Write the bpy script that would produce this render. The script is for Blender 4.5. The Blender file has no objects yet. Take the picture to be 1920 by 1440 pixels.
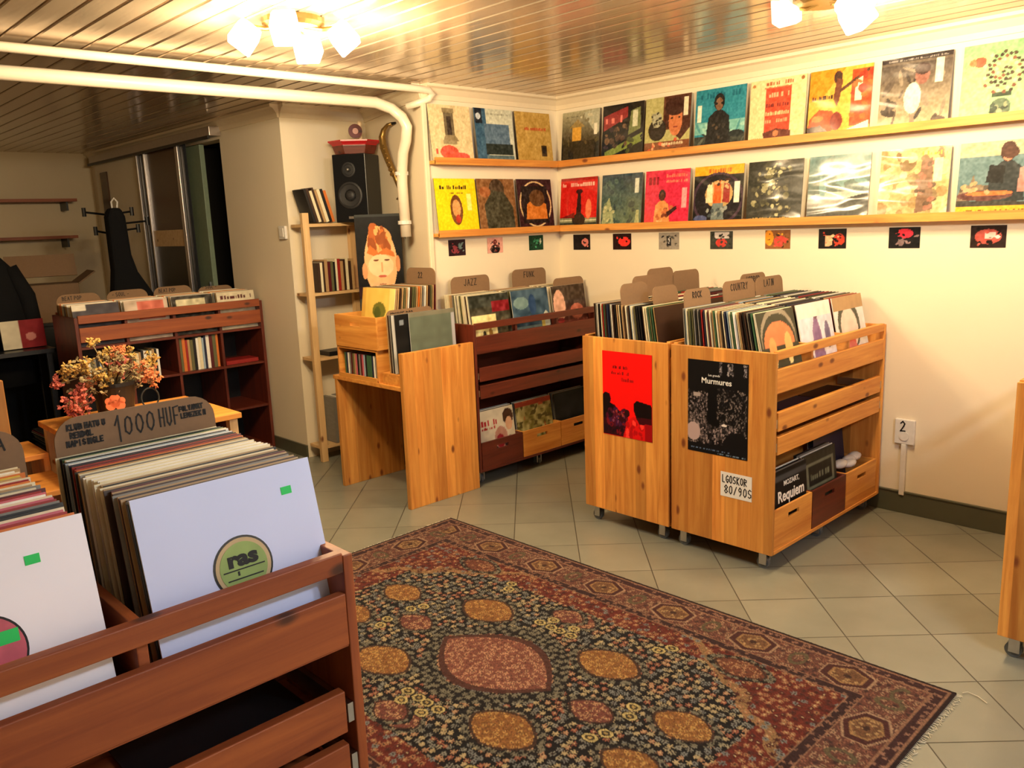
import bpy, math, random
import numpy as np
from mathutils import Vector, Matrix
R = math.radians
SC = bpy.context.scene
COL = SC.collection
random.seed(7)

# ---------------------------------------------------------------- camera
def make_camera():
    cd = bpy.data.cameras.new('camera'); cam = bpy.data.objects.new('camera', cd); COL.objects.link(cam)
    yaw, pitch, roll, f = .75754, .19264, -.03929, 1550.05
    fw = Vector((math.sin(yaw)*math.cos(pitch), math.cos(yaw)*math.cos(pitch), -math.sin(pitch)))
    r = Vector((math.cos(yaw), -math.sin(yaw), 0)); u = r.cross(fw)
    r2 = r*math.cos(roll)+u*math.sin(roll); u2 = -r*math.sin(roll)+u*math.cos(roll)
    M = Matrix((r2, u2, -fw)).transposed().to_4x4(); M.translation = (-3.92913, -3.65882, 1.4359)
    cam.matrix_world = M
    cd.sensor_width = 36; cd.lens = f/1920*36; cd.clip_start = .05; cd.clip_end = 50
    SC.camera = cam
make_camera()
# ---------------------------------------------------------------- world, exposure
w = bpy.data.worlds.new('world'); SC.world = w; w.use_nodes = True
w.node_tree.nodes['Background'].inputs[0].default_value = (.9, .8, .65, 1)
w.node_tree.nodes['Background'].inputs[1].default_value = .02
SC.view_settings.view_transform = 'Standard'
try: SC.view_settings.look = 'None'
except Exception: pass
SC.view_settings.exposure = 0.0
SC.view_settings.gamma = 1.0
SC.view_settings.use_curve_mapping = False
# ---------------------------------------------------------------- lamp strengths (the lamps are built with their fixtures below)
LAMP_WARM = (1.0, .76, .44)
LAMP_DOOR = 135.0      # ceiling lamp over the aisle
LAMP_WALL = 72.0      # ceiling lamp near the display wall
FILL_BACK = 95.0      # added lamp behind the camera, standing in for cool daylight
FILL_FAR = 1.6        # weak unseen lamp, added to lift the unlit back room
LAMP_COOL = (.76, .87, 1.0)

# ================================================================ helpers
def s2l(c):
    return tuple(((v/12.92) if v <= .04045 else ((v+.055)/1.055)**2.4) for v in c)
def C(r, g, b): return s2l((r/255., g/255., b/255.))

class MB:
    def __init__(s): s.v = []; s.f = []
    def add(s, vs, fs):
        n = len(s.v); s.v += [tuple(map(float, v)) for v in vs]; s.f += [tuple(i+n for i in f) for f in fs]; return s
    def box(s, x0, y0, z0, x1, y1, z1, M=None):
        vs = [(x0,y0,z0),(x1,y0,z0),(x1,y1,z0),(x0,y1,z0),(x0,y0,z1),(x1,y0,z1),(x1,y1,z1),(x0,y1,z1)]
        if M is not None: vs = [tuple(M @ Vector(v)) for v in vs]
        return s.add(vs, [(3,2,1,0),(4,5,6,7),(0,1,5,4),(1,2,6,5),(2,3,7,6),(3,0,4,7)])
    def prism(s, pts, z0, z1, M=None):
        n = len(pts)
        vs = [(x,y,z0) for x,y in pts]+[(x,y,z1) for x,y in pts]
        if M is not None: vs = [tuple(M @ Vector(v)) for v in vs]
        return s.add(vs, [tuple(range(n-1,-1,-1)), tuple(range(n,2*n))]+[(i,(i+1)%n,n+(i+1)%n,n+i) for i in range(n)])
    def tube(s, path, rad, n=10, caps=True):
        P = [Vector(p) for p in path]; m = len(P)
        rs = rad if isinstance(rad, (list, tuple)) else [rad]*m
        vs = []; prev = None
        for i, p in enumerate(P):
            d = (P[min(i+1,m-1)]-P[max(i-1,0)]).normalized()
            a = prev if prev is not None else (Vector((0,0,1)) if abs(d.z) < .9 else Vector((1,0,0)))
            x = d.cross(a)
            if x.length < 1e-5: x = d.orthogonal()
            x.normalize(); y = x.cross(d).normalized(); prev = y
            for k in range(n):
                t = 2*math.pi*k/n; vs.append(tuple(p+(x*math.cos(t)+y*math.sin(t))*rs[i]))
        fs = [(i*n+k, i*n+(k+1)%n, (i+1)*n+(k+1)%n, (i+1)*n+k) for i in range(m-1) for k in range(n)]
        if caps: fs += [tuple(range(n-1,-1,-1)), tuple(range((m-1)*n, m*n))]
        return s.add(vs, fs)
    def lathe(s, prof, c=(0,0,0), n=24, sx=1, sy=1, M=None):
        vs = []
        for r, z in prof:
            for k in range(n):
                t = 2*math.pi*k/n; vs.append((c[0]+max(r,1e-4)*math.cos(t)*sx, c[1]+max(r,1e-4)*math.sin(t)*sy, c[2]+z))
        if M is not None: vs = [tuple(M @ Vector(v)) for v in vs]
        m = len(prof)
        fs = [(i*n+k, i*n+(k+1)%n, (i+1)*n+(k+1)%n, (i+1)*n+k) for i in range(m-1) for k in range(n)]
        fs += [tuple(range(n-1,-1,-1)), tuple(range((m-1)*n, m*n))]
        return s.add(vs, fs)
    def ball(s, c, r, n=8, m=6, sx=1, sy=1, sz=1):
        pr = [(r*math.sin(math.pi*i/m), -r*math.cos(math.pi*i/m)*sz) for i in range(m+1)]
        return s.lathe(pr, c, n, sx, sy)
    def mesh(s, name):
        me = bpy.data.meshes.new(name); me.from_pydata(s.v, [], s.f); me.update(); return me
    def build(s, name, mat, parent=None, loc=None, rz=0, bevel=0, smooth=False):
        me = s.mesh(name); me.materials.append(mat)
        if smooth:
            me.polygons.foreach_set('use_smooth', [True]*len(me.polygons))
        o = bpy.data.objects.new(name, me); COL.objects.link(o)
        if parent: o.parent = parent
        if loc: o.location = loc
        o.rotation_euler.z = rz
        if bevel:
            b = o.modifiers.new('bevel', 'BEVEL'); b.width = bevel; b.segments = 2; b.limit_method = 'ANGLE'; b.angle_limit = R(50)
        return o

def empty(name, loc=(0,0,0), rz=0):
    o = bpy.data.objects.new(name, None); COL.objects.link(o); o.location = loc; o.rotation_euler.z = rz
    o.empty_display_size = .05; return o
def tag(o, label, cat, group=None, kind=None):
    if label: o['label'] = label
    if cat: o['category'] = cat
    if group: o['group'] = group
    if kind: o['kind'] = kind
    return o
def struct(o, label=None, cat=None):
    o['kind'] = 'structure'
    if label: o['label'] = label
    if cat: o['category'] = cat
    return o
ONES = ['','first','second','third','fourth','fifth','sixth','seventh','eighth','ninth','tenth','eleventh','twelfth','thirteenth','fourteenth','fifteenth','sixteenth','seventeenth','eighteenth','nineteenth']
TENS = ['','','twent','thirt','fort','fift','sixt']
TW = ['','','twenty','thirty','forty','fifty','sixty']
def ordinal(n):
    if n < 20: return ONES[n]
    return TENS[n//10]+'ieth' if n % 10 == 0 else TW[n//10]+'-'+ONES[n%10]

# ================================================================ materials
class NT:
    def __init__(s, name):
        s.m = bpy.data.materials.new(name); s.m.use_nodes = True; s.t = s.m.node_tree; s.b = s.t.nodes['Principled BSDF']
    def n(s, typ, **kw):
        x = s.t.nodes.new(typ)
        for k, v in kw.items():
            if k.startswith('i_'):
                key = k[2:]; key = int(key) if key.isdigit() else key.replace('_', ' ')
                x.inputs[key].default_value = v
            else: setattr(x, k, v)
        return x
    def l(s, a, b): s.t.links.new(a, b)
    def math(s, op, a, b=None, c=None):
        x = s.n('ShaderNodeMath', operation=op)
        for i, v in enumerate((a, b, c)):
            if v is None: continue
            if isinstance(v, (int, float)): x.inputs[i].default_value = v
            else: s.l(v, x.inputs[i])
        return x.outputs[0]
    def mix(s, fac, a, b, mode='MIX'):
        x = s.n('ShaderNodeMix', data_type='RGBA', blend_type=mode)
        for i, v in ((0, fac), (6, a), (7, b)):
            if isinstance(v, (int, float)): x.inputs[i].default_value = v
            elif isinstance(v, tuple): x.inputs[i].default_value = (*v[:3], 1)
            else: s.l(v, x.inputs[i])
        return x.outputs[2]
    def ramp(s, fac, stops):
        x = s.n('ShaderNodeValToRGB'); e = x.color_ramp.elements
        while len(e) < len(stops): e.new(.5)
        for i, (p, c) in enumerate(stops): e[i].position = p; e[i].color = (*c, 1)
        s.l(fac, x.inputs[0]); return x.outputs[0]
    def bump(s, h, strength=.2, dist=.01):
        x = s.n('ShaderNodeBump'); x.inputs['Strength'].default_value = strength; x.inputs['Distance'].default_value = dist
        s.l(h, x.inputs['Height']); s.l(x.outputs[0], s.b.inputs['Normal']); return x

def plain(name, col, rough=.6, metal=0, spec=.5, noise=.08, scale=40):
    k = NT(name)
    tc = k.n('ShaderNodeTexCoord'); no = k.n('ShaderNodeTexNoise', i_Scale=scale, i_Detail=3.0)
    k.l(tc.outputs['Object'], no.inputs['Vector'])
    a = tuple(max(0, c*(1-noise*1.5)) for c in col); b = tuple(min(1, c*(1+noise*1.5)) for c in col)
    k.l(k.mix(no.outputs[0], a, b), k.b.inputs['Base Color'])
    k.b.inputs['Roughness'].default_value = rough; k.b.inputs['Metallic'].default_value = metal
    k.b.inputs['Specular IOR Level'].default_value = spec
    return k.m

def wood(name, light, dark, knot, grain='Z', across='Y', plank=.075, rough=.42, knots=True):
    k = NT(name)
    tc = k.n('ShaderNodeTexCoord'); oi = k.n('ShaderNodeObjectInfo')
    off = k.n('ShaderNodeVectorMath', operation='SCALE'); off.inputs[0].default_value = (7.3, 3.1, 5.7); k.l(oi.outputs['Random'], off.inputs['Scale'])
    ad = k.n('ShaderNodeVectorMath', operation='ADD'); k.l(tc.outputs['Object'], ad.inputs[0]); k.l(off.outputs[0], ad.inputs[1])
    sep = k.n('ShaderNodeSeparateXYZ'); k.l(ad.outputs[0], sep.inputs[0])
    ac = sep.outputs['XYZ'.index(across)]
    cell = k.math('FLOOR', k.math('DIVIDE', ac, plank))
    wn = k.n('ShaderNodeTexWhiteNoise', noise_dimensions='1D'); k.l(cell, wn.inputs['W'])
    jump = k.n('ShaderNodeVectorMath', operation='SCALE'); jump.inputs[0].default_value = (1.7, 2.3, 3.9); k.l(wn.outputs['Value'], jump.inputs['Scale'])
    ad2 = k.n('ShaderNodeVectorMath', operation='ADD'); k.l(ad.outputs[0], ad2.inputs[0]); k.l(jump.outputs[0], ad2.inputs[1])
    sc = [14., 14., 14.]; sc['XYZ'.index(grain)] = .9
    mp = k.n('ShaderNodeMapping'); mp.inputs['Scale'].default_value = sc; k.l(ad2.outputs[0], mp.inputs[0])
    no = k.n('ShaderNodeTexNoise', i_Scale=2.2, i_Detail=5.0, i_Roughness=.62, i_Distortion=.6); k.l(mp.outputs[0], no.inputs['Vector'])
    base = k.ramp(no.outputs[0], [(.32, dark), (.52, tuple((a+b)/2 for a, b in zip(light, dark))), (.72, light)])
    v = k.math('MULTIPLY_ADD', wn.outputs['Value'], .62, .70)
    hv = k.n('ShaderNodeHueSaturation'); k.l(v, hv.inputs['Value']); k.l(base, hv.inputs['Color'])
    col = hv.outputs[0]
    edge = k.math('LESS_THAN', k.math('PINGPONG', ac, plank/2), .0012)
    if plank < .5: col = k.mix(k.math('MULTIPLY', edge, .45), col, dark)
    if knots:
        sk = [11., 11., 11.]; sk['XYZ'.index(grain)] = 5.5
        m2 = k.n('ShaderNodeMapping'); m2.inputs['Scale'].default_value = sk; k.l(ad2.outputs[0], m2.inputs[0])
        vo = k.n('ShaderNodeTexVoronoi', i_Scale=1.0); k.l(m2.outputs[0], vo.inputs['Vector'])
        kn = k.ramp(vo.outputs['Distance'], [(0, (1,1,1)), (.08, (.85,.85,.85)), (.15, (0,0,0))])
        col = k.mix(kn, col, knot)
    k.l(col, k.b.inputs['Base Color']); k.b.inputs['Roughness'].default_value = rough
    k.bump(no.outputs[0], .08, .004)
    return k.m

PL, PD, PK = (.74, .345, .07), (.49, .165, .024), (.15, .028, .006)
BL, BD, BK = (.155, .028, .012), (.075, .013, .007), (.02, .006, .004)
FL, FD, FK = (.34, .088, .020), (.19, .038, .010), (.04, .012, .006)
M = {}
for g, a in (('X','Z'), ('Y','Z'), ('Z','Y'), ('Z','X')):
    M['pine'+g+a] = wood('pine wood', PL, PD, PK, g, a, .06 if g == 'Z' else 9, .5)
    M['brown'+g+a] = wood('dark red-brown stained wood', BL, BD, BK, g, a, 9, .38)
    M['rust'+g+a] = wood('rust-brown stained wood', FL, FD, FK, g, a, 9, .55)
M['paleXZ'] = wood('pale unfinished pine', (.74,.52,.27), (.58,.36,.16), PK, 'X', 'Z', 9)
M['paleZY'] = wood('pale unfinished pine post', (.74,.52,.27), (.58,.36,.16), PK, 'Z', 'Y', 9)
M['black'] = plain('black plastic', (.008,.008,.009), .35)
M['wheel'] = plain('grey nylon wheel', (.09,.10,.11), .35)
M['rubber'] = plain('rubber', (.02,.02,.022), .55)
M['cloth'] = plain('black cloth', (.006,.006,.007), .9, spec=.2)
M['steel'] = plain('brushed steel', (.6,.6,.62), .3, 1)
M['alu'] = plain('aluminium profile', (.55,.5,.48), .3, .9)
M['white'] = plain('white plastic', (.75,.72,.66), .4)
M['pipe'] = plain('white painted pipe', (.80,.70,.55), .3, noise=.03)
M['trim'] = plain('cream painted moulding', (.78,.66,.47), .5, noise=.03)
M['card'] = plain('brown cardboard', (.23,.135,.07), .8, noise=.06, scale=90)
M['ink'] = plain('black marker ink', (.01,.009,.009), .7)
M['paper'] = plain('white paper', (.8,.78,.74), .8, noise=.02)
M['greenlabel'] = plain('green price sticker', (.01,.55,.10), .6, noise=.04)
M['red'] = plain('red lacquer', (.5,.015,.02), .3)
M['darkgrey'] = plain('dark grey painted board', (.03,.034,.034), .6, spec=.25)
M['brass'] = plain('tarnished brass', (.28,.17,.05), .38, .8)
M['greendoor'] = plain('pale green painted door', (.20,.26,.17), .5)
M['brownboard'] = plain('brown glossy panel', (.075,.032,.012), .25)
M['dark'] = plain('dark unlit room', (.006,.005,.005), .9)  # darkness of the unlit room, put into a near-black wall colour
M['baseboard'] = plain('olive glazed skirting tile', (.085,.085,.055), .3, noise=.1, scale=9)

def wall_mat(name, c, c2):
    k = NT(name); tc = k.n('ShaderNodeTexCoord')
    a = k.n('ShaderNodeTexNoise', i_Scale=1.3, i_Detail=4.0); b = k.n('ShaderNodeTexNoise', i_Scale=120.0, i_Detail=4.0)
    k.l(tc.outputs['Object'], a.inputs['Vector']); k.l(tc.outputs['Object'], b.inputs['Vector'])
    k.l(k.mix(a.outputs[0], c, c2), k.b.inputs['Base Color']); k.b.inputs['Roughness'].default_value = .75
    k.b.inputs['Specular IOR Level'].default_value = .25
    k.bump(b.outputs[0], .15, .002); return k.m
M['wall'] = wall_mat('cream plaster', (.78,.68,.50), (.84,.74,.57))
M['walldim'] = wall_mat('dimmed cream plaster', (.58,.46,.28), (.66,.54,.35))  # wall plaster with the far room's dimness put into its colour

def tile_mat():
    k = NT('beige-green floor tiles'); tc = k.n('ShaderNodeTexCoord')
    sep = k.n('ShaderNodeSeparateXYZ'); k.l(tc.outputs['Object'], sep.inputs[0])
    x, y = sep.outputs[0], sep.outputs[1]
    a = k.math('DIVIDE', k.math('ADD', k.math('ADD', x, y), 2.263+.413*20), .4165)
    b = k.math('DIVIDE', k.math('ADD', k.math('SUBTRACT', x, y), .41*20), .4085)
    ga = k.math('PINGPONG', a, .5); gb = k.math('PINGPONG', b, .5)
    g = k.math('LESS_THAN', k.math('MINIMUM', ga, gb), .007)
    cv = k.n('ShaderNodeCombineXYZ'); k.l(k.math('ROUND', a), cv.inputs[0]); k.l(k.math('ROUND', b), cv.inputs[1])
    cv2 = k.n('ShaderNodeCombineXYZ'); k.l(k.math('FLOOR', a), cv2.inputs[0]); k.l(k.math('FLOOR', b), cv2.inputs[1])
    wn = k.n('ShaderNodeTexWhiteNoise', noise_dimensions='3D'); k.l(cv2.outputs[0], wn.inputs['Vector'])
    n1 = k.n('ShaderNodeTexNoise', i_Scale=5.0, i_Detail=5.0); k.l(tc.outputs['Object'], n1.inputs['Vector'])
    c = k.mix(n1.outputs[0], (.18,.18,.14), (.25,.25,.20))
    hv = k.n('ShaderNodeHueSaturation'); k.l(k.math('MULTIPLY_ADD', wn.outputs['Value'], .16, .92), hv.inputs['Value']); k.l(c, hv.inputs['Color'])
    k.l(k.mix(g, hv.outputs[0], (.05,.042,.028)), k.b.inputs['Base Color'])
    k.l(k.math('MULTIPLY_ADD', g, .4, .24), k.b.inputs['Roughness'])
    inv = k.math('SUBTRACT', 1.0, g); k.bump(inv, .3, .002)
    return k.m
M['tiles'] = tile_mat()

def slat_mat():
    k = NT('bronze-beige metal ceiling slat'); tc = k.n('ShaderNodeTexCoord')
    n1 = k.n('ShaderNodeTexNoise', i_Scale=3.0, i_Detail=2.0); k.l(tc.outputs['Object'], n1.inputs['Vector'])
    k.l(k.mix(n1.outputs[0], (.50,.385,.27), (.60,.475,.34)), k.b.inputs['Base Color'])
    k.b.inputs['Metallic'].default_value = .6; k.b.inputs['Roughness'].default_value = .17
    mp = k.n('ShaderNodeMapping'); mp.inputs['Scale'].default_value = (9, 1.2, 1); k.l(tc.outputs['Object'], mp.inputs[0])
    n2 = k.n('ShaderNodeTexNoise', i_Scale=2.0, i_Detail=2.0); k.l(mp.outputs[0], n2.inputs['Vector'])
    k.bump(n2.outputs[0], .12, .01); return k.m
M['slat'] = slat_mat()

def cover_mat(name, rough, film):
    k = NT(name); at = k.n('ShaderNodeAttribute', attribute_name='Col')
    k.l(at.outputs['Color'], k.b.inputs['Base Color']); k.b.inputs['Roughness'].default_value = rough
    k.b.inputs['Specular IOR Level'].default_value = .18
    if film:
        tc = k.n('ShaderNodeTexCoord'); oi = k.n('ShaderNodeObjectInfo')
        off = k.n('ShaderNodeVectorMath', operation='SCALE'); off.inputs[0].default_value = (9, 4, 7); k.l(oi.outputs['Random'], off.inputs['Scale'])
        ad = k.n('ShaderNodeVectorMath', operation='ADD'); k.l(tc.outputs['Object'], ad.inputs[0]); k.l(off.outputs[0], ad.inputs[1])
        mpf = k.n('ShaderNodeMapping'); mpf.inputs['Rotation'].default_value = (0,.6,0); mpf.inputs['Scale'].default_value = (1.0,1.0,3.2); k.l(ad.outputs[0], mpf.inputs[0])
        n1 = k.n('ShaderNodeTexNoise', i_Scale=3.2 if film > .02 else 2.0, i_Detail=.8, i_Distortion=.6); k.l(mpf.outputs[0], n1.inputs['Vector'])
        k.b.inputs['Coat Weight'].default_value = 1.0; k.b.inputs['Coat Roughness'].default_value = .07 if film < .02 else .16
        x = k.n('ShaderNodeBump'); x.inputs['Strength'].default_value = .5; x.inputs['Distance'].default_value = film
        k.l(n1.outputs[0], x.inputs['Height']); k.l(x.outputs[0], k.b.inputs['Coat Normal'])
    return k.m
M['cover'] = cover_mat('printed sleeve', .5, 0)
M['coverfilm'] = cover_mat('printed sleeve in plastic film', .4, .018)
M['covercrinkle'] = cover_mat('printed sleeve in crinkled film', .35, .035)
def spine_mat():
    k = NT('record sleeve edge'); oi = k.n('ShaderNodeObjectInfo'); tc = k.n('ShaderNodeTexCoord')
    no = k.n('ShaderNodeTexNoise', i_Scale=18.0, i_Detail=3.0); k.l(tc.outputs['Object'], no.inputs['Vector'])
    hv = k.n('ShaderNodeHueSaturation'); k.l(k.math('MULTIPLY_ADD', no.outputs[0], .5, .75), hv.inputs['Value']); k.l(oi.outputs['Color'], hv.inputs['Color'])
    k.l(hv.outputs[0], k.b.inputs['Base Color']); k.b.inputs['Roughness'].default_value = .45; return k.m
M['spine'] = spine_mat()
def flower_mat(name, a, b):
    k = NT(name); tc = k.n('ShaderNodeTexCoord'); v = k.n('ShaderNodeTexVoronoi', i_Scale=60.0); k.l(tc.outputs['Object'], v.inputs['Vector'])
    k.l(k.mix(v.outputs['Distance'], a, b), k.b.inputs['Base Color']); k.b.inputs['Roughness'].default_value = .7; return k.m
M['redflower'] = flower_mat('dried red petals', (.75,.20,.12), (.22,.02,.03))
M['yellowflower'] = flower_mat('dried yellow petals', (.62,.42,.10), (.30,.14,.03))
M['orangeflower'] = flower_mat('dried orange petals', (.85,.35,.12), (.4,.07,.03))
M['twig'] = plain('dry twig', (.25,.19,.09), .8)
def emit(name, c, s):
    k = NT(name); k.b.inputs['Emission Color'].default_value = (*c, 1); k.b.inputs['Emission Strength'].default_value = s
    k.b.inputs['Base Color'].default_value = (.8,.75,.65,1); return k.m
M['glow'] = emit('lit opal glass', (1,.86,.62), 14)
M['opal'] = emit('dim glowing opal glass', (1,.86,.62), .9)  # faint glow put into the glass itself, even with no bulb inside
M['glowcool'] = emit('lit white glass', (.9,.95,1), 6)

# ================================================================ painted artwork (per-vertex pigment on a fine grid)
class Art:
    def __init__(s, n=56, m=None, seed=1):
        s.n = n; s.m = m or n; s.rng = np.random.RandomState(seed)
        s.U, s.V = np.meshgrid(np.linspace(0,1,s.n), np.linspace(0,1,s.m)); s.a = np.zeros((s.m, s.n, 3)) + .5
    def fill(s, c, mask=None):
        c = np.array(c)/255.
        if mask is None: s.a[:] = c
        else: s.a[mask] = c
        return s
    def r(s, x0, y0, x1, y1, c): return s.fill(c, (s.U>=x0)&(s.U<=x1)&(s.V>=y0)&(s.V<=y1))
    def e(s, x, y, rx, ry, c, rot=0):
        dx, dy = s.U-x, s.V-y; ca, sa = math.cos(rot), math.sin(rot)
        return s.fill(c, ((dx*ca+dy*sa)/rx)**2+((-dx*sa+dy*ca)/ry)**2 <= 1)
    def p(s, pts, c):
        m = np.zeros(s.U.shape, bool); n = len(pts)
        for i in range(n):
            (x0,y0),(x1,y1) = pts[i], pts[(i+1)%n]
            if y0 == y1: continue
            m ^= ((s.V > min(y0,y1)) & (s.V <= max(y0,y1)) & (s.U < (x1-x0)*(s.V-y0)/(y1-y0)+x0))
        return s.fill(c, m)
    def g(s, c0, c1, y0=0, y1=1):     # printed colour blend from bottom to top
        t = np.clip((s.V-y0)/(y1-y0), 0, 1)[..., None]; k = (s.V>=y0)&(s.V<=y1)
        s.a[k] = (np.array(c0)*(1-t)+np.array(c1)*t)[k]/255.; return s
    def noise(s, amt, cell=5, mask=None, col=None):
        g = s.rng.rand(s.m//cell+2, s.n//cell+2)
        yy = s.V*(s.m-1)/cell; xx = s.U*(s.n-1)/cell; y0 = yy.astype(int); x0 = xx.astype(int); fy = yy-y0; fx = xx-x0
        v = (g[y0,x0]*(1-fx)+g[y0,x0+1]*fx)*(1-fy)+(g[y0+1,x0]*(1-fx)+g[y0+1,x0+1]*fx)*fy
        if col is not None:
            k = (v > 1-amt) if mask is None else (v > 1-amt)&mask; return s.fill(col, k)
        d = ((v-.5)*amt)[..., None]
        if mask is None: s.a = np.clip(s.a+d, 0, 1)
        else: s.a[mask] = np.clip(s.a+d, 0, 1)[mask]
        return s
    def s(s_, x0, y0, x1, y1, c, lines=1):   # a line of small illegible print
        for i in range(lines):
            a = y0+(y1-y0)*i/lines; b = a+(y1-y0)/lines*.7; x = x0
            while x < x1:
                wd = s_.rng.uniform(.5, 1.1)*(b-a)*.8
                if s_.rng.rand() > .18: s_.r(x, a, min(x+wd*.7, x1), b if s_.rng.rand() > .4 else a+(b-a)*.75, c)
                x += wd
        return s_
    def blobs(s, n, x0, y0, x1, y1, pal, a=.02, b=.06, flat=1.0):
        for i in range(n):
            s.e(s.rng.uniform(x0,x1), s.rng.uniform(y0,y1), s.rng.uniform(a,b), s.rng.uniform(a,b)*flat, pal[s.rng.randint(len(pal))], s.rng.uniform(0,3)); 
        return s
    def fig(s, x, y, h, coat, skin, hair):   # a simple standing half figure
        s.p([(x-.30*h,y),(x-.24*h,y+.55*h),(x-.08*h,y+.68*h),(x+.08*h,y+.68*h),(x+.24*h,y+.55*h),(x+.30*h,y)], coat)
        s.e(x, y+.84*h, .125*h, .17*h, hair); s.e(x, y+.80*h, .085*h, .125*h, skin); return s

def tex(n=56, m=None, seed=1, bg=(128,128,128)): return Art(n, m, seed).fill(bg)

def panel_mesh(name, art, wd, ht, th, edge, mat, holes=None):
    """a board with the artwork on its front (-Y) face; origin bottom centre"""
    n, m = art.n, art.m
    xs = -wd/2+art.U*wd; zs = art.V*ht
    v = np.stack([xs, np.full_like(xs, -th/2), zs], -1).reshape(-1, 3)
    idx = np.arange(n*m).reshape(m, n)
    f = np.stack([idx[:-1,:-1], idx[:-1,1:], idx[1:,1:], idx[1:,:-1]], -1).reshape(-1, 4)
    b = len(v); x0, x1, y0, y1, z0, z1 = -wd/2, wd/2, -th/2, th/2, 0, ht
    bv = [(x0,y0,z0),(x1,y0,z0),(x1,y1,z0),(x0,y1,z0),(x0,y0,z1),(x1,y0,z1),(x1,y1,z1),(x0,y1,z1)]
    bf = [(3,2,1,0),(4,5,6,7),(1,2,6,5),(2,3,7,6),(3,0,4,7)]
    me = bpy.data.meshes.new(name)
    me.from_pydata(list(map(tuple, v))+bv, [], [tuple(int(i) for i in q) for q in f]+[tuple(i+b for i in q) for q in bf])
    col = np.ones((b+8, 4)); a = art.a.reshape(-1, 3)
    col[:b, :3] = np.where(a <= .04045, a/12.92, ((a+.055)/1.055)**2.4)
    col[b:, :3] = np.array(C(*edge))
    at = me.color_attributes.new('Col', 'FLOAT_COLOR', 'POINT'); at.data.foreach_set('color', col.reshape(-1))
    me.materials.append(mat); me.update(); return me
def board(name, art, wd, ht, th, loc, rz=0, lean=0, edge=(60,55,50), mat=None, parent=None):
    o = bpy.data.objects.new(name, panel_mesh(name, art, wd, ht, th, edge, mat or M['cover'])); COL.objects.link(o)
    o.location = loc; o.rotation_euler = (-lean, 0, rz)
    if parent: o.parent = parent
    return o

# ---------------------------------------------------------------- hand-lettering: strokes in a unit cell
G = {'A':[[(0,0),(.4,1),(.8,0)],[(.15,.4),(.65,.4)]],'B':[[(0,0),(0,1),(.6,.9),(.6,.6),(0,.5),(.7,.4),(.7,.1),(0,0)]],'C':[[(.7,.85),(.4,1),(0,.7),(0,.3),(.4,0),(.7,.15)]],
'D':[[(0,0),(0,1),(.6,.75),(.6,.25),(0,0)]],'E':[[(.65,1),(0,1),(0,0),(.65,0)],[(0,.5),(.5,.5)]],'F':[[(.7,1),(0,1),(0,0)],[(0,.5),(.5,.5)]],
'G':[[(.7,.85),(.4,1),(0,.7),(0,.3),(.4,0),(.7,.2),(.7,.45),(.4,.45)]],'H':[[(0,0),(0,1)],[(.65,0),(.65,1)],[(0,.5),(.65,.5)]],'I':[[(.3,0),(.3,1)]],
'J':[[(.6,1),(.6,.2),(.3,0),(0,.2)]],'K':[[(0,0),(0,1)],[(.65,1),(0,.45),(.7,0)]],'L':[[(0,1),(0,0),(.6,0)]],'M':[[(0,0),(0,1),(.4,.4),(.8,1),(.8,0)]],
'N':[[(0,0),(0,1),(.65,0),(.65,1)]],'O':[[(.35,0),(.05,.2),(0,.5),(.1,.85),(.35,1),(.6,.85),(.7,.5),(.6,.2),(.35,0)]],'P':[[(0,0),(0,1),(.65,.85),(.65,.6),(0,.45)]],
'R':[[(0,0),(0,1),(.65,.85),(.6,.6),(0,.48),(.7,0)]],'S':[[(.65,.9),(.3,1),(0,.8),(.1,.55),(.6,.4),(.65,.15),(.3,0),(0,.12)]],'T':[[(0,1),(.8,1)],[(.4,1),(.4,0)]],
'U':[[(0,1),(0,.2),(.3,0),(.6,.2),(.6,1)]],'V':[[(0,1),(.35,0),(.7,1)]],'W':[[(0,1),(.2,0),(.4,.7),(.6,0),(.8,1)]],'Y':[[(0,1),(.35,.5),(.7,1)],[(.35,.5),(.35,0)]],
'Z':[[(0,1),(.7,1),(0,0),(.7,0)]],'0':[[(.35,0),(.05,.2),(0,.5),(.1,.85),(.35,1),(.6,.85),(.7,.5),(.6,.2),(.35,0)]],'1':[[(-.1,.62),(.4,1.08),(.4,-.25)]],
'8':[[(.35,.5),(0,.75),(.35,1),(.7,.75),(.35,.5),(0,.22),(.35,0),(.7,.22),(.35,.5)]],'9':[[(.6,.6),(.2,.5),(0,.75),(.3,1),(.6,.85),(.55,.3),(.3,0)]],
'/':[[(0,0),(.6,1)]],'.':[[(.2,0),(.3,.05)]],'-':[[(.1,.45),(.5,.45)]],'X':[[(0,0),(.7,1)],[(0,1),(.7,0)]],'2':[[(0,.8),(.3,1),(.6,.8),(.5,.5),(0,0),(.65,0)]],' ':[]}
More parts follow.
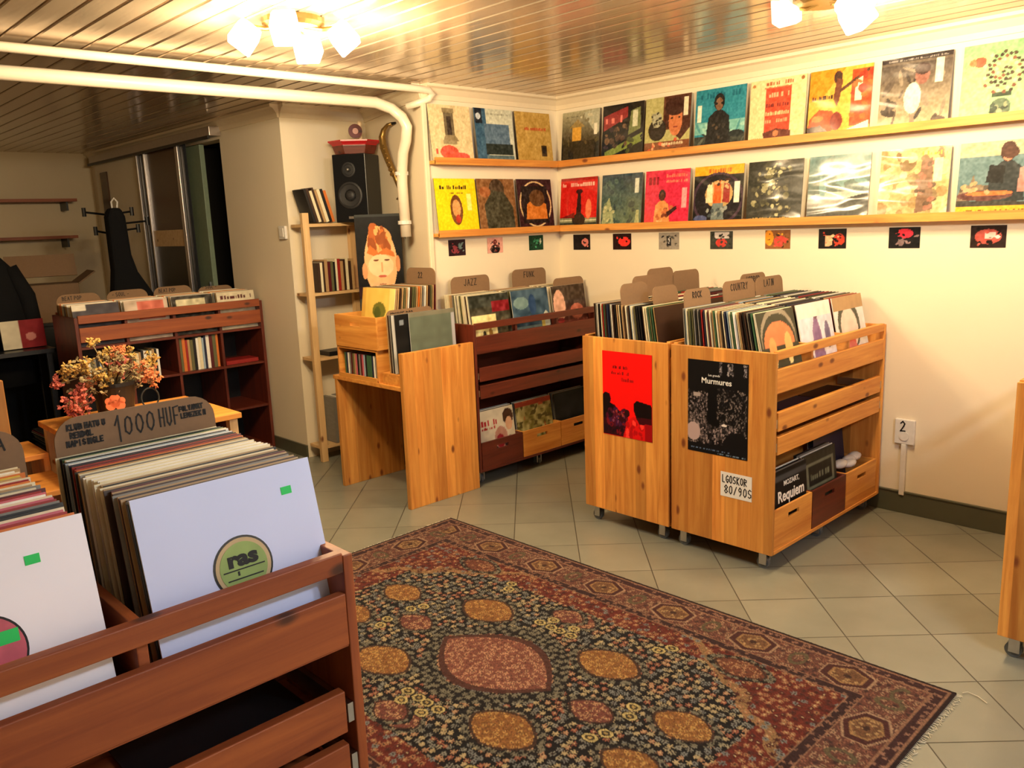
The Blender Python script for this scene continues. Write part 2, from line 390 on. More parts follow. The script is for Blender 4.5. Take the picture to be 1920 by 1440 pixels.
def strokes(lines, wd, mb=None, jitter=.06, seed=3):
    """lines: (text, x, z, height, advance-scale). Thin raised ribbons in the XZ plane, facing -Y"""
    mb = mb or MB(); rg = random.Random(seed)
    for text, x, z, h, sc in lines:
        for ch in text:
            for st in G.get(ch, []):
                pts = [(x+(px+rg.uniform(-jitter, jitter)*.5)*h*.62*sc, z+(pz+rg.uniform(-jitter, jitter)*.5)*h) for px, pz in st]
                for (ax, az), (bx, bz) in zip(pts, pts[1:]):
                    d = math.hypot(bx-ax, bz-az) or 1e-6; ux, uz = (bx-ax)/d*wd*.5, (bz-az)/d*wd*.5
                    q = [(ax-ux-uz,az-uz+ux),(ax-ux+uz,az-uz-ux),(bx+ux+uz,bz+uz-ux),(bx+ux-uz,bz+uz+ux)]
                    mb.add([(a, -.0005, b) for a, b in q]+[(a, .0003, b) for a, b in q], [(3,2,1,0),(4,5,6,7),(0,1,5,4),(1,2,6,5),(2,3,7,6),(3,0,4,7)])
            x += h*.62*sc*(.6 if ch in ' I.' else 1.15)
    return mb
def printed(name, body, size, mat, parent, loc, rot=(R(90),0,0), bold=0, sx=1):
    cu = bpy.data.curves.new(name, 'FONT'); cu.body = body; cu.size = size; cu.extrude = .0004; cu.offset = bold; cu.align_x = 'CENTER'; cu.align_y = 'CENTER'; cu.resolution_u = 3
    t = bpy.data.objects.new(name, cu); COL.objects.link(t)
    me = bpy.data.meshes.new_from_object(t.evaluated_get(bpy.context.evaluated_depsgraph_get()))
    bpy.data.objects.remove(t); me.name = name; me.materials.clear(); me.materials.append(mat)
    o = bpy.data.objects.new(name, me); COL.objects.link(o); o.parent = parent; o.location = loc; o.rotation_euler = rot; o.scale = (sx,1,1); return o

# ================================================================ the room
CZ = 2.18
def room():
    struct(MB().box(-6.4,-5.1,-.1, .12,6.2,0).build('floor', M['tiles']))
    mb = MB(); x = -6.33-.1   # metal slats, each with turned-down edges and a narrow joint
    k = 0
    while x < .02:
        a, b = x+.004, x+.096
        pr = [(a,CZ+.012),(a,CZ+.003),(a+.004,CZ),(b-.004,CZ),(b,CZ+.003),(b,CZ+.012)]
        y0, y1 = -5.0, 4.6
        vs = [(px,y0,pz) for px,pz in pr]+[(px,y1,pz) for px,pz in pr]
        mb.add(vs, [(i,i+1,i+7,i+6) for i in range(5)]); x += .1
    mb.box(-6.4,-5.1,CZ+.012, .12,4.7,CZ+.06)
    struct(mb.build('ceiling', M['slat']))
    W = M['wall']
    struct(MB().box(0,-5.1,0, .12,.0,CZ+.012).build('wall_right', W))
    struct(MB().prism([(-1.05,0),(0,0),(.12,0),(.12,1.1),(-.74,1.1),(-.74,1.0)], 0, CZ+.012).build('wall_back', W))
    struct(MB().box(-1.35,1.0,0, -.74,1.1,CZ+.012).build('wall_column', W))
    mb = MB().box(-1.35,1.1,0, -1.25,1.82,CZ+.012).box(-1.35,1.82,2.06, -1.25,2.52,CZ+.012).box(-1.35,2.52,0, -1.25,4.5,CZ+.012)
    struct(mb.build('wall_left', M['wall']))
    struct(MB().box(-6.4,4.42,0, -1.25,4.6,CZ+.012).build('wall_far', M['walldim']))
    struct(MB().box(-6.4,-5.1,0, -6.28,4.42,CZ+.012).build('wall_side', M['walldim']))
    struct(MB().box(-6.28,-5.1,0, 0,-5.0,CZ+.012).build('wall_rear', W))
    # room behind the doorway, its darkness painted into the walls
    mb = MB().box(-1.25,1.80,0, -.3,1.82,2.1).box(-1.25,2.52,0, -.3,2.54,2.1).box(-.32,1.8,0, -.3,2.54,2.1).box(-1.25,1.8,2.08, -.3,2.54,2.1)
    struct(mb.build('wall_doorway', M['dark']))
    d = MB().box(-1.345,2.16,.01, -1.31,2.51,2.055).build('door_1', M['greendoor'], bevel=.003); struct(d)
    MB().box(-1.355,2.20,.98, -1.345,2.21,1.1).tube([(-1.37,2.205,1.04),(-1.37,2.29,1.04)], .008).build('door_handle', M['steel'], d)
    # skirting and crown mouldings
    struct(MB().box(-.012,-5.0,0, 0,-.0,.10).box(-.016,-5.0,.10, 0,0,.108).build('baseboard_right', M['baseboard'], bevel=.002))
    struct(MB().box(-1.05,-.012,0, 0,0,.10).build('baseboard_back', M['baseboard']))
    struct(MB().box(-1.362,1.0,0, -1.35,1.82,.08).build('baseboard_left', M['baseboard']))
    def crown(name, p0, p1, nx, ny):
        p0, p1 = Vector(p0), Vector(p1); pr = [(0,-.075),(.010,-.075),(.016,-.05),(.038,-.022),(.055,-.014),(.055,0),(0,0)]
        vs = [(p.x+nx*a, p.y+ny*a, CZ+b) for p in (p0, p1) for a, b in pr]; n = len(pr)
        struct(MB().add(vs, [(i,(i+1)%n,n+(i+1)%n,n+i) for i in range(n)]+[tuple(range(n)), tuple(range(2*n-1,n-1,-1))]).build(name, M['trim']))
    crown('trim_1', (0,-5,0), (0,0,0), -1, 0); crown('trim_2', (-1.05,0,0), (0,0,0), 0, -1)
    crown('trim_3', (-1.35,1.0,0), (-.74,1.0,0), 0, -1); crown('trim_4', (-1.35,1.0,0), (-1.35,4.4,0), -1, 0)
    crown('trim_5', (-1.05,0,0), (-.74,1.0,0), -.95, .3)
    struct(MB().box(-1.06,-.012,0, -1.03,.006,CZ).build('trim_6', M['trim'], bevel=.003))
room()

def sliding_door():
    t = tag(empty('sliding_door', (-1.35,3.2,0)), 'tall sliding door of cream and brown panels in aluminium frames beyond the low record rack', 'sliding door')
    MB().box(-.085,-1.42,2.075, -.005,1.0,2.135).build('top_rail', M['alu'], t, bevel=.003)
    MB().box(-.10,-1.42,2.055, -.085,1.0,2.075).build('rail_lip', M['black'], t)
    MB().box(-.05,-.04,0, -.03,.98,2.07).build('cream_panel', M['wall'], t)
    MB().box(-.06,.68,.9, -.051,.84,1.99).build('dark_strip', M['brownboard'], t)
    MB().box(-.06,-.80,1.48, -.03,-.20,2.07).build('brown_panel', M['brownboard'], t)
    MB().box(-.06,-.80,0, -.03,-.20,1.36).build('lower_panel', M['black'], t)
    MB().box(-.065,-.80,1.36, -.028,-.20,1.48).build('middle_rail', M['paleXZ'], t)
    for y, w_ in ((-.055,.024), (-.205,.024), (-.825,.05)):
        MB().box(-.075,y-w_/2,0, -.050,y+w_/2,2.07).build('aluminium_profile', M['alu'], t, bevel=.003)
    for y in (-.91,-.13): MB().box(-.06,y-.012,0, -.04,y+.03,2.07).build('dark_profile', M['black'], t)
sliding_door()

def fixtures():
    o = MB().box(-.030,-.04,-.04, -.012,.04,.04).build('light_switch', M['white'], None, (-1.35,1.06,1.43), bevel=.004)
    o.data.transform(Matrix.Translation((.012,0,0)))
    r = MB().box(-.042,-.022,-.026, -.022,.022,.026).build('rocker', M['white'], o, bevel=.002); r.data.transform(Matrix.Translation((.020,0,0)))
    tag(o, 'white light switch on the side of the cream pillar', 'light switch')
    t = tag(empty('wall_outlet', (0,-2.19,.40)), 'white double wall socket with a printed figure 2, right of the pine bins', 'wall socket')
    MB().box(-.018,-.045,-.06, 0,.045,.06).build('face_plate', M['white'], t, bevel=.004)
    MB().tube([(-.019,0,-.02),(-.022,0,-.02)], .022, 20).build('socket', M['white'], t)
    l = strokes([('2', -.016, .0, .045, 1)], .006).build('numeral', M['ink'], t, (-.0195,0,.005), -R(90))
    MB().box(-.02,-.012,-.31, -.002,.012,-.06).build('cable_duct', M['white'], t, bevel=.003)
    for nm, lab, path, r in (('ceiling_pipe', 'thick white pipe along the ceiling that bends down beside the display wall',
            [(-6.28,.2,2.085),(-1.36,.2,2.10),(-1.22,.19,2.098),(-1.13,.17,2.07),(-1.09,.13,2.02),(-1.085,.10,1.97),(-1.075,.13,1.90),(-1.07,.17,1.84),(-1.06,.20,1.76),(-1.055,.215,1.68),(-1.05,.215,1.38)], .030),
            ('ceiling_pipe', 'slimmer white pipe tight under the ceiling, nearer the lamps, with an elbow',
            [(-6.28,-.03,2.148),(-1.10,-.03,2.148),(-1.03,-.035,2.145),(-1.0,-.03,2.13),(-1.02,-.02,2.105),(-1.06,.01,2.085),(-1.10,.07,2.07)], .019)):
        t = tag(MB().tube(path, r, 14).build(nm, M['pipe'], smooth=True), lab, 'pipe', 'white pipes under the ceiling')
        if r > .02:
            for z in (1.72, 1.45): MB().tube([(-1.054,.215,z),(-1.054,.215,z+.02)], .038, 12).build('pipe_clamp', M['white'], t)
fixtures()

# ---------------------------------------------------------------- ceiling lamps
def lamp(name, loc, rz, label, shades, glow, power, color):
    t = tag(empty(name, loc, rz), label, 'ceiling lamp')
    MB().lathe([(.0,0),(.11,0),(.11,-.018),(.09,-.03),(0,-.03)], n=28).build('ceiling_plate', M['brass'], t, smooth=False)
    for i, (x, y, tilt, lit) in enumerate(shades):
        MB().tube([(x*.25,y*.25,-.025),(x*.7,y*.7,-.035),(x,y,-.03)], .008, 8).build('arm', M['brass'], t)
        s = .045
        mb = MB(); rot = Matrix.Translation((x,y,-.028)) @ Matrix.Rotation(math.atan2(y,x),4,'Z') @ Matrix.Rotation(tilt,4,'Y')
        mb.lathe([(.030,0),(.042,-.004),(.048,-.02),(.050,-.068),(.046,-.073),(0,-.073)], n=4, M=rot @ Matrix.Rotation(R(45),4,'Z') @ Matrix.Scale(1.25,4))
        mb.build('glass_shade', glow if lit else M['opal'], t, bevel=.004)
        if lit:
            ld = bpy.data.lights.new('bulb', 'POINT'); ld.energy = power; ld.color = color; ld.shadow_soft_size = .07
            lo = bpy.data.objects.new('bulb', ld); COL.objects.link(lo); lo.parent = t; p = rot @ Vector((0,0,-.15)); lo.location = (p.x, p.y, -.155)
    return t
lamp('ceiling_lamp', (-2.29,-.86,CZ), R(20), 'ceiling lamp of four lit square glass shades above the aisle, at the upper left',
     [(.12,.05,R(-38),1),(-.10,.10,R(-38),1),(.08,-.12,R(-38),1),(-.12,-.07,R(-38),1)], M['glow'], LAMP_DOOR/4, LAMP_WARM)
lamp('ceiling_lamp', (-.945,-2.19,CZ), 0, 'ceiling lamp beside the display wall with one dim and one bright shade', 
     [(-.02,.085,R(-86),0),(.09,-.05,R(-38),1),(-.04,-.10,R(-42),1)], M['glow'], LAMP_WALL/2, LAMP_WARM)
lamp('ceiling_lamp', (-2.4,-4.3,CZ), R(10), 'added white lamp standing in for daylight behind the camera, outside the picture',
     [(.14,.0,R(-20),1),(-.14,.0,R(-20),1)], M['glowcool'], FILL_BACK/2, LAMP_COOL)
lamp('ceiling_lamp', (-4.6,3.3,CZ), 0, 'added weak lamp over the unlit back room, outside the picture',
     [(.12,.0,R(-20),1)], M['opal'], FILL_FAR, LAMP_WARM)

# ================================================================ sleeves and records
LP = .298
SM = MB().box(-LP/2,-.0019,0, LP/2,.0019,LP).mesh('record'); SM.materials.append(M['spine'])
PAL = {'cream':(225,214,180),'black':(22,20,22),'white':(236,232,222),'grey':(128,124,116),'red':(150,34,30),'dark brown':(58,36,24),'tan':(176,142,98),
       'navy':(30,36,62),'olive':(96,94,60),'orange':(204,112,44),'pale blue':(150,170,186),'green':(60,96,66),'maroon':(86,22,26),'yellow':(210,180,70),'pink':(196,96,110)}
def pick(rg, mix):
    return rg.choice(mix)
MIXN = ['cream','black','white','grey','dark brown','tan','cream','navy','red','olive','black','pale blue','green','maroon','tan','grey']
NAMED = []
def filed(cx, yb, zb, lean, colour, label, group, rz=0, jx=0, jz=0, name='record'):
    o = bpy.data.objects.new(name, SM); COL.objects.link(o)
    o.location = (cx+jx, yb, zb); o.rotation_euler = (-lean, 0, rz); o.color = (*C(*PAL[colour]), 1)
    tag(o, label, 'record', group); return o
def stack(cx, y0, y1, zb, l0, l1, n, what, group, seed, colours=None, mix=MIXN, jz=.004, c0=None):
    """n sleeves filed from the front (y0) to the back (y1), leaning l0..l1 degrees"""
    rg = random.Random(seed)
    for i in range(n):
        t = i/max(1, n-1); c = colours[i] if colours else rg.choice(mix)
        if i == 0 and c0: c = c0
        filed(cx, y0+(y1-y0)*t, zb, R(l0+(l1-l0)*t), c, f'{c} record sleeve, {ordinal(i+1)} from front {what}', group, jx=rg.uniform(-.006,.006), jz=0)
def front(art, loc, lean, label, group, mat=None, rz=0, edge=(60,55,50), cat='record'):
    o = board('record', art, LP, LP, .004, loc, rz, lean, edge, mat)
    return tag(o, label, cat, group)

# ---------------------------------------------------------------- divider cards
def card_pts(wd, ht, r):
    pts = [(-wd/2,0),(wd/2,0)]
    for k in range(7): a = R(90*k/6); pts.append((wd/2-r+r*math.cos(a), ht-r+r*math.sin(a)))
    for k in range(7): a = R(90+90*k/6); pts.append((-wd/2+r+r*math.cos(a), ht-r+r*math.sin(a)))
    return pts
def card(loc, lean, wd, ht, r, label, lines, group='cardboard dividers with handwritten tabs', th=.003, ink=.004, rz=0, seed=3):
    mb = MB().prism(card_pts(wd, ht, r), -th/2, th/2, Matrix.Rotation(R(90),4,'X'))
    o = mb.build('divider_card', M['card'], None, loc); o.rotation_euler = (-lean,0,rz)
    tag(o, label, 'divider card', group)
    if lines:
        l = strokes(lines, ink, seed=seed).build('handwriting', M['ink'], o, (0,-th/2-.0006,0))
    return o

# ================================================================ record cabinets (all of one pattern)
def cabinet(name, label, loc, L, D, wd, bays=3, rz=0, endwd=None, casters=True, double=True, slides=True, group='wooden record cabinets', ztop=.905, cat='record cabinet', far=False):
    """origin: front left corner on the floor. Runs along +X (length L) and +Y (depth D); front faces -Y"""
    t = tag(empty(name, loc, rz), label, cat, group)
    w = lambda g, a: M[wd+g+a]
    e = .018
    for x in (0, L-e):
        MB().box(x,0,.08, x+e,D,ztop).build('end_panel', M[(endwd or wd)+'ZY'], t, bevel=.002)
    for i in range(1, bays):
        x = L*i/bays
        MB().box(x-.008,.022,.735, x+.008,D-.022,ztop-.005).build('bin_divider', w('Y','Z'), t, bevel=.0015)
    MB().box(e,.004,.742, L-e,D-.004,.755).build('bin_floor', w('X','Z'), t)
    for y, nm in ((.001,'front'), (D-.021,'rear')):
        MB().box(e,y,.875, L-e,y+.02,ztop+.005).build('top_rail', w('X','Z'), t, bevel=.002)
        MB().box(e,y,.745, L-e,y+.018,.838).build('side_board', w('X','Z'), t, bevel=.002)
    MB().box(e,D/2-.006 if double else D-.014,.09, L-e,D/2+.006 if double else D-.002,.72).build('back_panel', w('X','Z'), t)
    for z0, z1 in ((.588,.665), (.492,.566)):
        d = MB().box(e+.016,.002,z0, L-e-.016,.022,z1).box(e+.012,.022,z0, L-e-.012,D/2-.02 if double else D-.03,z0+.008).build('drawer', w('X','Z'), t, bevel=.002)
        for x in (e+.003, L-e-.010):
            MB().box(x-.002,.004,z0+.015, x+.009,D/2-.03 if double else D-.04,z0+.05).build('drawer_slide', M['steel'], d)
    MB().box(e,.0,.08, L-e,D,.093).build('bottom_shelf', w('X','Z'), t)
    if casters:
        for x, y in ((.05,.05),(L-.05,.05),(.05,D-.05),(L-.05,D-.05),(L/2,.05)):
            c = MB().box(x-.024,y-.024,.070, x+.024,y+.024,.08).box(x-.018,y-.008,.02, x-.013,y+.024,.073).box(x+.013,y-.008,.02, x+.018,y+.024,.073).build('caster', M['steel'], t)
            MB().tube([(x-.010,y+.012,.026),(x+.010,y+.012,.026)], .0255, 18).build('wheel', M['wheel'], c)
    else:
        MB().box(e,.03,0, L-e,D-.03,.08).build('plinth', w('X','Z'), t)
    return t
def crate(x0, x1, y0, y1, z0, z1, wd, label, group='small wooden crates', turned=False):
    t = tag(empty('wooden_crate', ((x0+x1)/2, (y0+y1)/2, z0), -R(90) if turned else 0), label, 'crate', group); hx, hy, h = (x1-x0)/2, (y1-y0)/2, z1-z0; e = .01
    if turned: hx, hy = hy, hx
    # front board with a cut-out grip: built round the slot
    gx, g0, g1 = .045, h-.055, h-.035
    for nm, y in (('front_board', -hy), ('rear_board', hy-e)):
        mb = MB().box(-hx,y,0, hx,y+e,g0).box(-hx,y,g1, hx,y+e,h).box(-hx,y,g0, -gx,y+e,g1).box(gx,y,g0, hx,y+e,g1)
        mb.build(nm, M[wd+'XZ'], t)
    for x in (-hx, hx-e): MB().box(x,-hy+e,0, x+e,hy-e,h).build('side_board', M[wd+'YZ'], t)
    MB().box(-hx+e,-hy+e,0, hx-e,hy-e,e).build('base_board', M[wd+'XZ'], t)
    return t

# ---------------------------------------------------------------- foreground bin
FX = -3.235
fc = cabinet('record_cabinet', 'rust-brown slatted record bin holding two white front sleeves', (FX-1.02,-2.52,0), 1.02, .50, 'rust', 3, group=None)
def ras_sleeve():
    o = tag(board('record', tex(40, seed=3, bg=(206,214,248)).noise(.02,9), LP, LP, .004, (FX-.156,-2.480,.763), 0, R(13.5), (225,228,240)),
        'white record sleeve with a green ras centre label, foremost in the rust-brown bin', 'record')
    def disc(nm, r, z, mat, y, n=40, cx=0): return MB().tube([(cx,y,z),(cx,y-.0007,z)], r, n).build(nm, mat, o)
    disc('centre_hole_rim', .0500, .152, M['black'], -.002)
    disc('record_label', .0465, .152, plain('tan label paper', (.50,.36,.19), .6), -.0027)
    disc('record_label', .040, .152, plain('green label paper', (.26,.36,.10), .6, noise=.2, scale=25), -.0034)
    printed('lettering', 'ras', .034, M['ink'], o, (0,-.0046,.166), bold=.0016, sx=1.25)
    MB().box(-.035,-.0048,.1485, .035,-.0042,.1505).box(-.012,-.0048,.140, -.009,-.0042,.147).box(-.03,-.0048,.134, .03,-.0042,.136).build('label_rule', M['ink'], o)
    MB().box(.088,-.0028,.246, .107,-.0021,.259).build('price_sticker', M['greenlabel'], o)
ras_sleeve()
def pink_sleeve():
    o = tag(board('record', tex(40, seed=4, bg=(244,238,246)).noise(.02,9), LP, LP, .004, (FX-.520,-2.480,.763), 0, R(13.5), (225,228,240)),
        'pinkish white record sleeve with a red centre label, left of the ras sleeve', 'record')
    a = MB().tube([(0,-.002,.145),(0,-.0027,.145)], .053, 40).build('centre_hole_rim', M['ink'], o)
    MB().tube([(0,-.0028,.145),(0,-.0034,.145)], .050, 40).build('record_label', plain('crimson and grey label paper', (.55,.10,.14), .6, noise=.5, scale=22), o)
    MB().box(.018,-.0044,.152, .044,-.0035,.170).build('price_sticker', M['greenlabel'], o)
    MB().box(.068,-.0028,.246, .087,-.0021,.259).build('price_sticker', M['greenlabel'], o)
pink_sleeve()
fcol = (['black','grey','dark brown','tan','dark brown','tan','grey','dark brown','tan','maroon','dark brown','tan','cream','black','tan','cream','cream','white','cream','white','cream','white',
        'cream','grey','cream','tan','black','orange','red','maroon','red','black','navy','white','pale blue','black','white','cream','green','black','cream'])
stack(FX-.158,-2.474,-2.072,.757,13,2,len(fcol),'sleeve below the 1000 HUF card' if 0 else 'behind the ras sleeve','records filed behind the ras sleeve',11,fcol)
gcol = ['black','cream','orange','red','pink','cream','black','black','grey','red','pink','cream','white','pink','red','maroon','cream','grey','tan','cream','orange','red','cream','tan','yellow','orange','cream','white','tan','cream']
stack(FX-.524,-2.474,-2.08,.757,13,3,len(gcol),'behind the pinkish white sleeve','records filed behind the pinkish sleeve',12,gcol)
cl = [('1', -.042,.310,.036,.60), ('000', -.026,.311,.034,.86), ('HUF', .040,.314,.033,.60), ('KLUB HATU U', -.126,.338,.0095,1.0), ('RENDOL', -.122,.323,.0095,1.0), ('NAPI SINGLE', -.130,.308,.0095,1.0), ('FOLYAMAT', .080,.336,.0085,1.0), ('LEMEZEK N', .082,.322,.0085,1.0)]
card((FX-.150,-2.046,.757), R(2.5), .300, .361, .045, 'brown card hand-lettered 1000 HUF at the rear of the rust-brown bin', cl, None, ink=.0028)
card((FX-.50,-2.046,.757), R(2.5), .300, .361, .045, 'brown card at the left edge, left of the 1000 HUF card', [('- A', .09,.325,.02,1), ('X -', .09,.30,.013,1)], None, ink=.003, seed=9)
# dark sleeves added in the foreground bin drawers to blacken the gaps
def lying(x, y, z, colour, label, rz=0):
    o = bpy.data.objects.new('record', SM); COL.objects.link(o); o.location = (x,y,z); o.rotation_euler = (R(-90),0,rz); o.color = (*C(*PAL[colour]),1); tag(o, label, 'record', 'dark records added in drawers'); return o
lying(FX-.2,-2.48,.600+.002,'black','black record sleeve added to darken the upper drawer of the rust-brown bin')
lying(FX-.58,-2.48,.600+.002,'dark brown','dark brown record sleeve added to darken the upper drawer of the rust-brown bin')

# ---------------------------------------------------------------- pine bins in the centre
U2 = cabinet('record_cabinet', 'pine record bin with the black film poster on its end', (-1.05,-2.09,0), 1.02, .485, 'pine', 3, group=None)
U1 = cabinet('record_cabinet', 'pine record bin with the red poster, behind the one with the black poster', (-1.05,-1.59,0), 1.02, .485, 'pine', 3, group=None)
U3 = cabinet('record_cabinet', 'pine record bin at the right edge of the picture, only its end showing', (-1.15,-3.42,0), 1.02, .485, 'pine', 3, group=None)
BX = [-1.05+.018+.165, -.54, -.03-.018-.160]
cov = {}
a = tex(56, seed=21, bg=(66,66,52)).e(.5,.62,.46,.42,(150,140,120)).e(.5,.56,.44,.40,(66,66,52)).e(.5,.55,.40,.30,(222,130,84)).r(0,0,1,.52,(66,66,52)).e(.3,.45,.10,.20,(236,160,96)).e(.3,.32,.06,.10,(236,214,150)).e(.72,.48,.10,.20,(240,180,110)).e(.72,.34,.06,.10,(240,220,160)).noise(.05,4)
cov['teeth'] = a
a = tex(56, seed=22, bg=(222,220,232)).p([(.3,.05),(.36,.6),(.5,.9),(.6,.6),(.66,.05)],(140,110,150)).p([(.05,.02),(.1,.4),(.25,.42),(.3,.02)],(150,120,100)).e(.5,.83,.06,.08,(120,90,100)).e(.8,.5,.08,.2,(120,110,140)).noise(.12,3)
cov['purple'] = a
a = tex(56, seed=23, bg=(228,228,226)).e(.45,.55,.36,.40,(90,92,80)).e(.45,.50,.28,.32,(236,214,200)).e(.45,.32,.15,.13,(205,96,84)).e(.42,.2,.2,.1,(210,120,110)).noise(.08,4)
cov['face'] = a
Y2 = -2.062
front(cov['teeth'], (BX[0],Y2+.020,.757), R(13), 'dark record sleeve with an orange and cream arch motif, foremost left in the pine bins', 'front records in the pine bins', M['cover'], edge=(210,205,190))
front(cov['purple'], (BX[1]+.01,Y2+.03,.757), R(12), 'pale record sleeve with a purple figure, foremost in the middle bay of the pine bins', 'front records in the pine bins', M['cover'], edge=(210,205,190))
front(cov['face'], (BX[2],Y2+.03,.757), R(12), 'pale record sleeve with a framed round face, foremost in the pine bins', 'front records in the pine bins', M['cover'], edge=(210,205,190))
for b, (cx, n) in enumerate(zip(BX, (34, 20, 20))):
    nm = ('left', 'middle', 'right')[b]
    stack(cx, Y2+.032, Y2+.40, .757, 11.5, 4, n, f'in {nm} bay of black-poster bin', f'records in the {nm} bay of the black-poster bin', 31+b)
for b, (cx, n) in enumerate(zip(BX, (34, 14, 14))):
    nm = ('left', 'middle', 'right')[b]
    stack(cx, Y2+.52, Y2+.90, .757, 9, 3, n, f'in {nm} bay of red-poster bin', f'records in the {nm} bay of the red-poster bin', 41+b, c0='dark brown')
def dc(x, y, z, w_, h, txt, where, lean=4, size=.026, seed=1):
    n = len(txt); return card((x,y,z), R(lean), w_, h, .035, where, [(txt, -n*.5*size*.62*1.1, h-size*1.5, size, 1)] if txt else None, ink=.0035, seed=seed)
# tabs: text, place
dc(BX[0]-.02,-1.655,.757,.20,.372,'ROCK','brown divider card in the left bay of the black-poster bin, nearest the poster',5,.026,1)
dc(BX[1]-.03,-1.668,.757,.27,.385,'COUNTRY','brown divider card lettered COUNTRY in the middle bay of the black-poster bin',5,.03,2)
dc(BX[2]-.06,-1.650,.757,.25,.380,'LATIN','brown divider card lettered LATIN in the right bay of the black-poster bin',5,.03,3)
dc(BX[0]-.045,-1.3404,.757,.20,.39,'','blank brown divider card, rear one in the end bay of the red-poster bin',5.8,.03,4)
dc(BX[0]+.045,-1.4556,.757,.19,.375,'','blank brown divider card, front one in the end bay of the red-poster bin',7.6,.03,5)
dc(BX[1]-.07,-1.177,.757,.24,.40,'','blank brown divider card in the middle of the red-poster bin, rounded top',4,.03,6)
dc(BX[1]+.08,-1.14,.757,.22,.425,'','highest brown divider card at the rear middle of the red-poster bin',3,.03,7)
dc(BX[2]-.03,-1.14,.757,.24,.40,'','brown divider card behind the HORROR card in the red-poster bin',3,.03,8)
dc(BX[2]+.03,-1.498,.757,.24,.385,'HORROR','brown divider card lettered HORROR at the right of the red-poster bin',3,.03,9)
# posters on the ends
def poster(name, art, w_, h_, y, z, label, mat=None, cat='poster'):
    o = board(name, art, w_, h_, .001, (-1.0515,y,z), -R(90), 0, (40,10,10), mat or M['cover']); return tag(o, label, cat)
A = Art(96, 134, 51).fill((238,14,10))
A.p([(0,.10),(0,.47),(.05,.50),(.14,.50),(.17,.44),(.15,.38),(.24,.37),(.30,.33),(.40,.28),(.50,.26),(.56,.16),(.62,.0),(0,0)],(44,6,18)).e(.07,.42,.09,.09,(16,3,8)).p([(0,.2),(.02,.4),(.2,.38),(.26,.2)],(12,3,8))
A.blobs(50,.05,.04,.5,.32,((70,10,34),(26,6,20),(110,14,26),(58,20,60)),.015,.05).blobs(14,.2,.14,.46,.3,((120,60,90),(150,60,50)),.008,.02).e(.50,.29,.055,.045,(40,8,12)).p([(.42,.0),(.50,.2),(.62,.26),(.98,.25),(1,.0)],(210,14,16)).blobs(22,.5,.0,.8,.2,((250,60,50),(170,8,14)),.015,.05)
A.p([(.64,.42),(.70,.455),(.97,.43),(1,.40),(1,.24),(.80,.20),(.70,.23),(.64,.33)],(14,3,6)).p([(.68,.26),(.99,.27),(.99,.2),(.75,.18)],(60,4,14)).r(.86,.0,1,.2,(150,6,14))
A.s(.22,.80,.52,.86,(110,8,12)).s(.18,.73,.56,.785,(120,10,12)).s(.36,.66,.64,.72,(100,8,12))
po = poster('poster', A, .28, .392, -1.366, .455, 'red poster with dark crowd silhouettes on the end of a pine bin')
A = Art(110, 150, 52).fill((12,11,14))
A.blobs(380,.0,.12,.34,.66,((86,76,76),(50,44,46),(130,116,116),(28,24,28)),.006,.018).blobs(480,.50,.18,.98,.72,((92,84,82),(50,46,46),(126,114,110),(24,22,24)),.005,.014).blobs(300,.0,.10,.9,.34,((110,98,98),(64,56,58),(150,134,134),(36,32,34)),.006,.02)
A.e(.10,.22,.12,.10,(176,154,154)).r(.10,.61,.22,.65,(160,148,146)).p([(.34,.36),(.34,.8),(.50,.78),(.49,.40),(.56,.34),(.52,.30),(.36,.32)],(6,6,9)).e(.62,.33,.045,.014,(226,218,214)).p([(.62,.0),(.60,.16),(.72,.26),(.92,.28),(1,.2),(1,0)],(14,13,16)).r(0,0,1,.10,(14,14,18)).r(0,.72,.98,.80,(12,11,14))
for x in (.54,.68,.73,.94): A.blobs(26,x-.01,.86,x+.03,.99,((110,104,110),(170,160,160),(60,56,60)),.006,.014)
A.s(.06,.035,.72,.06,(90,110,140)).s(.5,.012,.97,.03,(110,130,150))
po = poster('poster', A, .283, .393, -1.834, .458, 'black film poster lettered Murmures on the end of a pine bin')
printed('lettering', 'Murmures', .034, M['paper'], po, (-.004,-.0012,.308), bold=.0005)
printed('lettering', 'Les grands', .013, M['paper'], po, (-.015,-.0012,.333))
o = MB().box(-.072,-.0006,0, .072,.0006,.105).build('paper_sign', M['paper'], None, (-1.0515,-1.926,.288), -R(90)); tag(o, 'white paper sign with two handwritten lines under the black film poster', 'sign')
strokes([('LGOSKOR', -.062,.062,.030,.78), ('80/90S', -.052,.016,.034,.90)], .0036).build('handwriting', M['ink'], o, (0,-.0012,0))
# crates below, with the records in them
cx0 = -1.05+.022; cw = .322
for i, (wd_, lab) in enumerate((('pine','pine crate with grip slot under the black-poster bin, nearest the poster'), ('brown','dark red-brown crate between two pine crates under the black-poster bin'), ('pine','pine crate under the black-poster bin, beside the wall'))):
    crate(cx0+cw*i+.003, cx0+cw*(i+1)-.003, -2.086,-1.86,.0935,.262, wd_, lab)
rq = tex(40, seed=61, bg=(16,16,18)).r(0,.86,1,.93,(70,72,74)).noise(.03,5)
o = front(rq, (cx0+cw*.5+.003,-2.070,.106), R(3), 'black record sleeve lettered Requiem in the pine crate nearest the black poster', None)
printed('lettering', 'Requiem', .066, M['paper'], o, (.016,-.0026,.186), bold=.0015, sx=.95)
printed('lettering', 'MOZART,', .030, M['paper'], o, (.02,-.0026,.238), bold=.0006)
for i in range(3): filed(cx0+cw*.5+.003,-2.060+.012*i,.106,R(3), ['grey','black','white'][i], f'{["grey","black","white"][i]} record sleeve behind the Requiem one in the pine crate', 'records in the low crates')
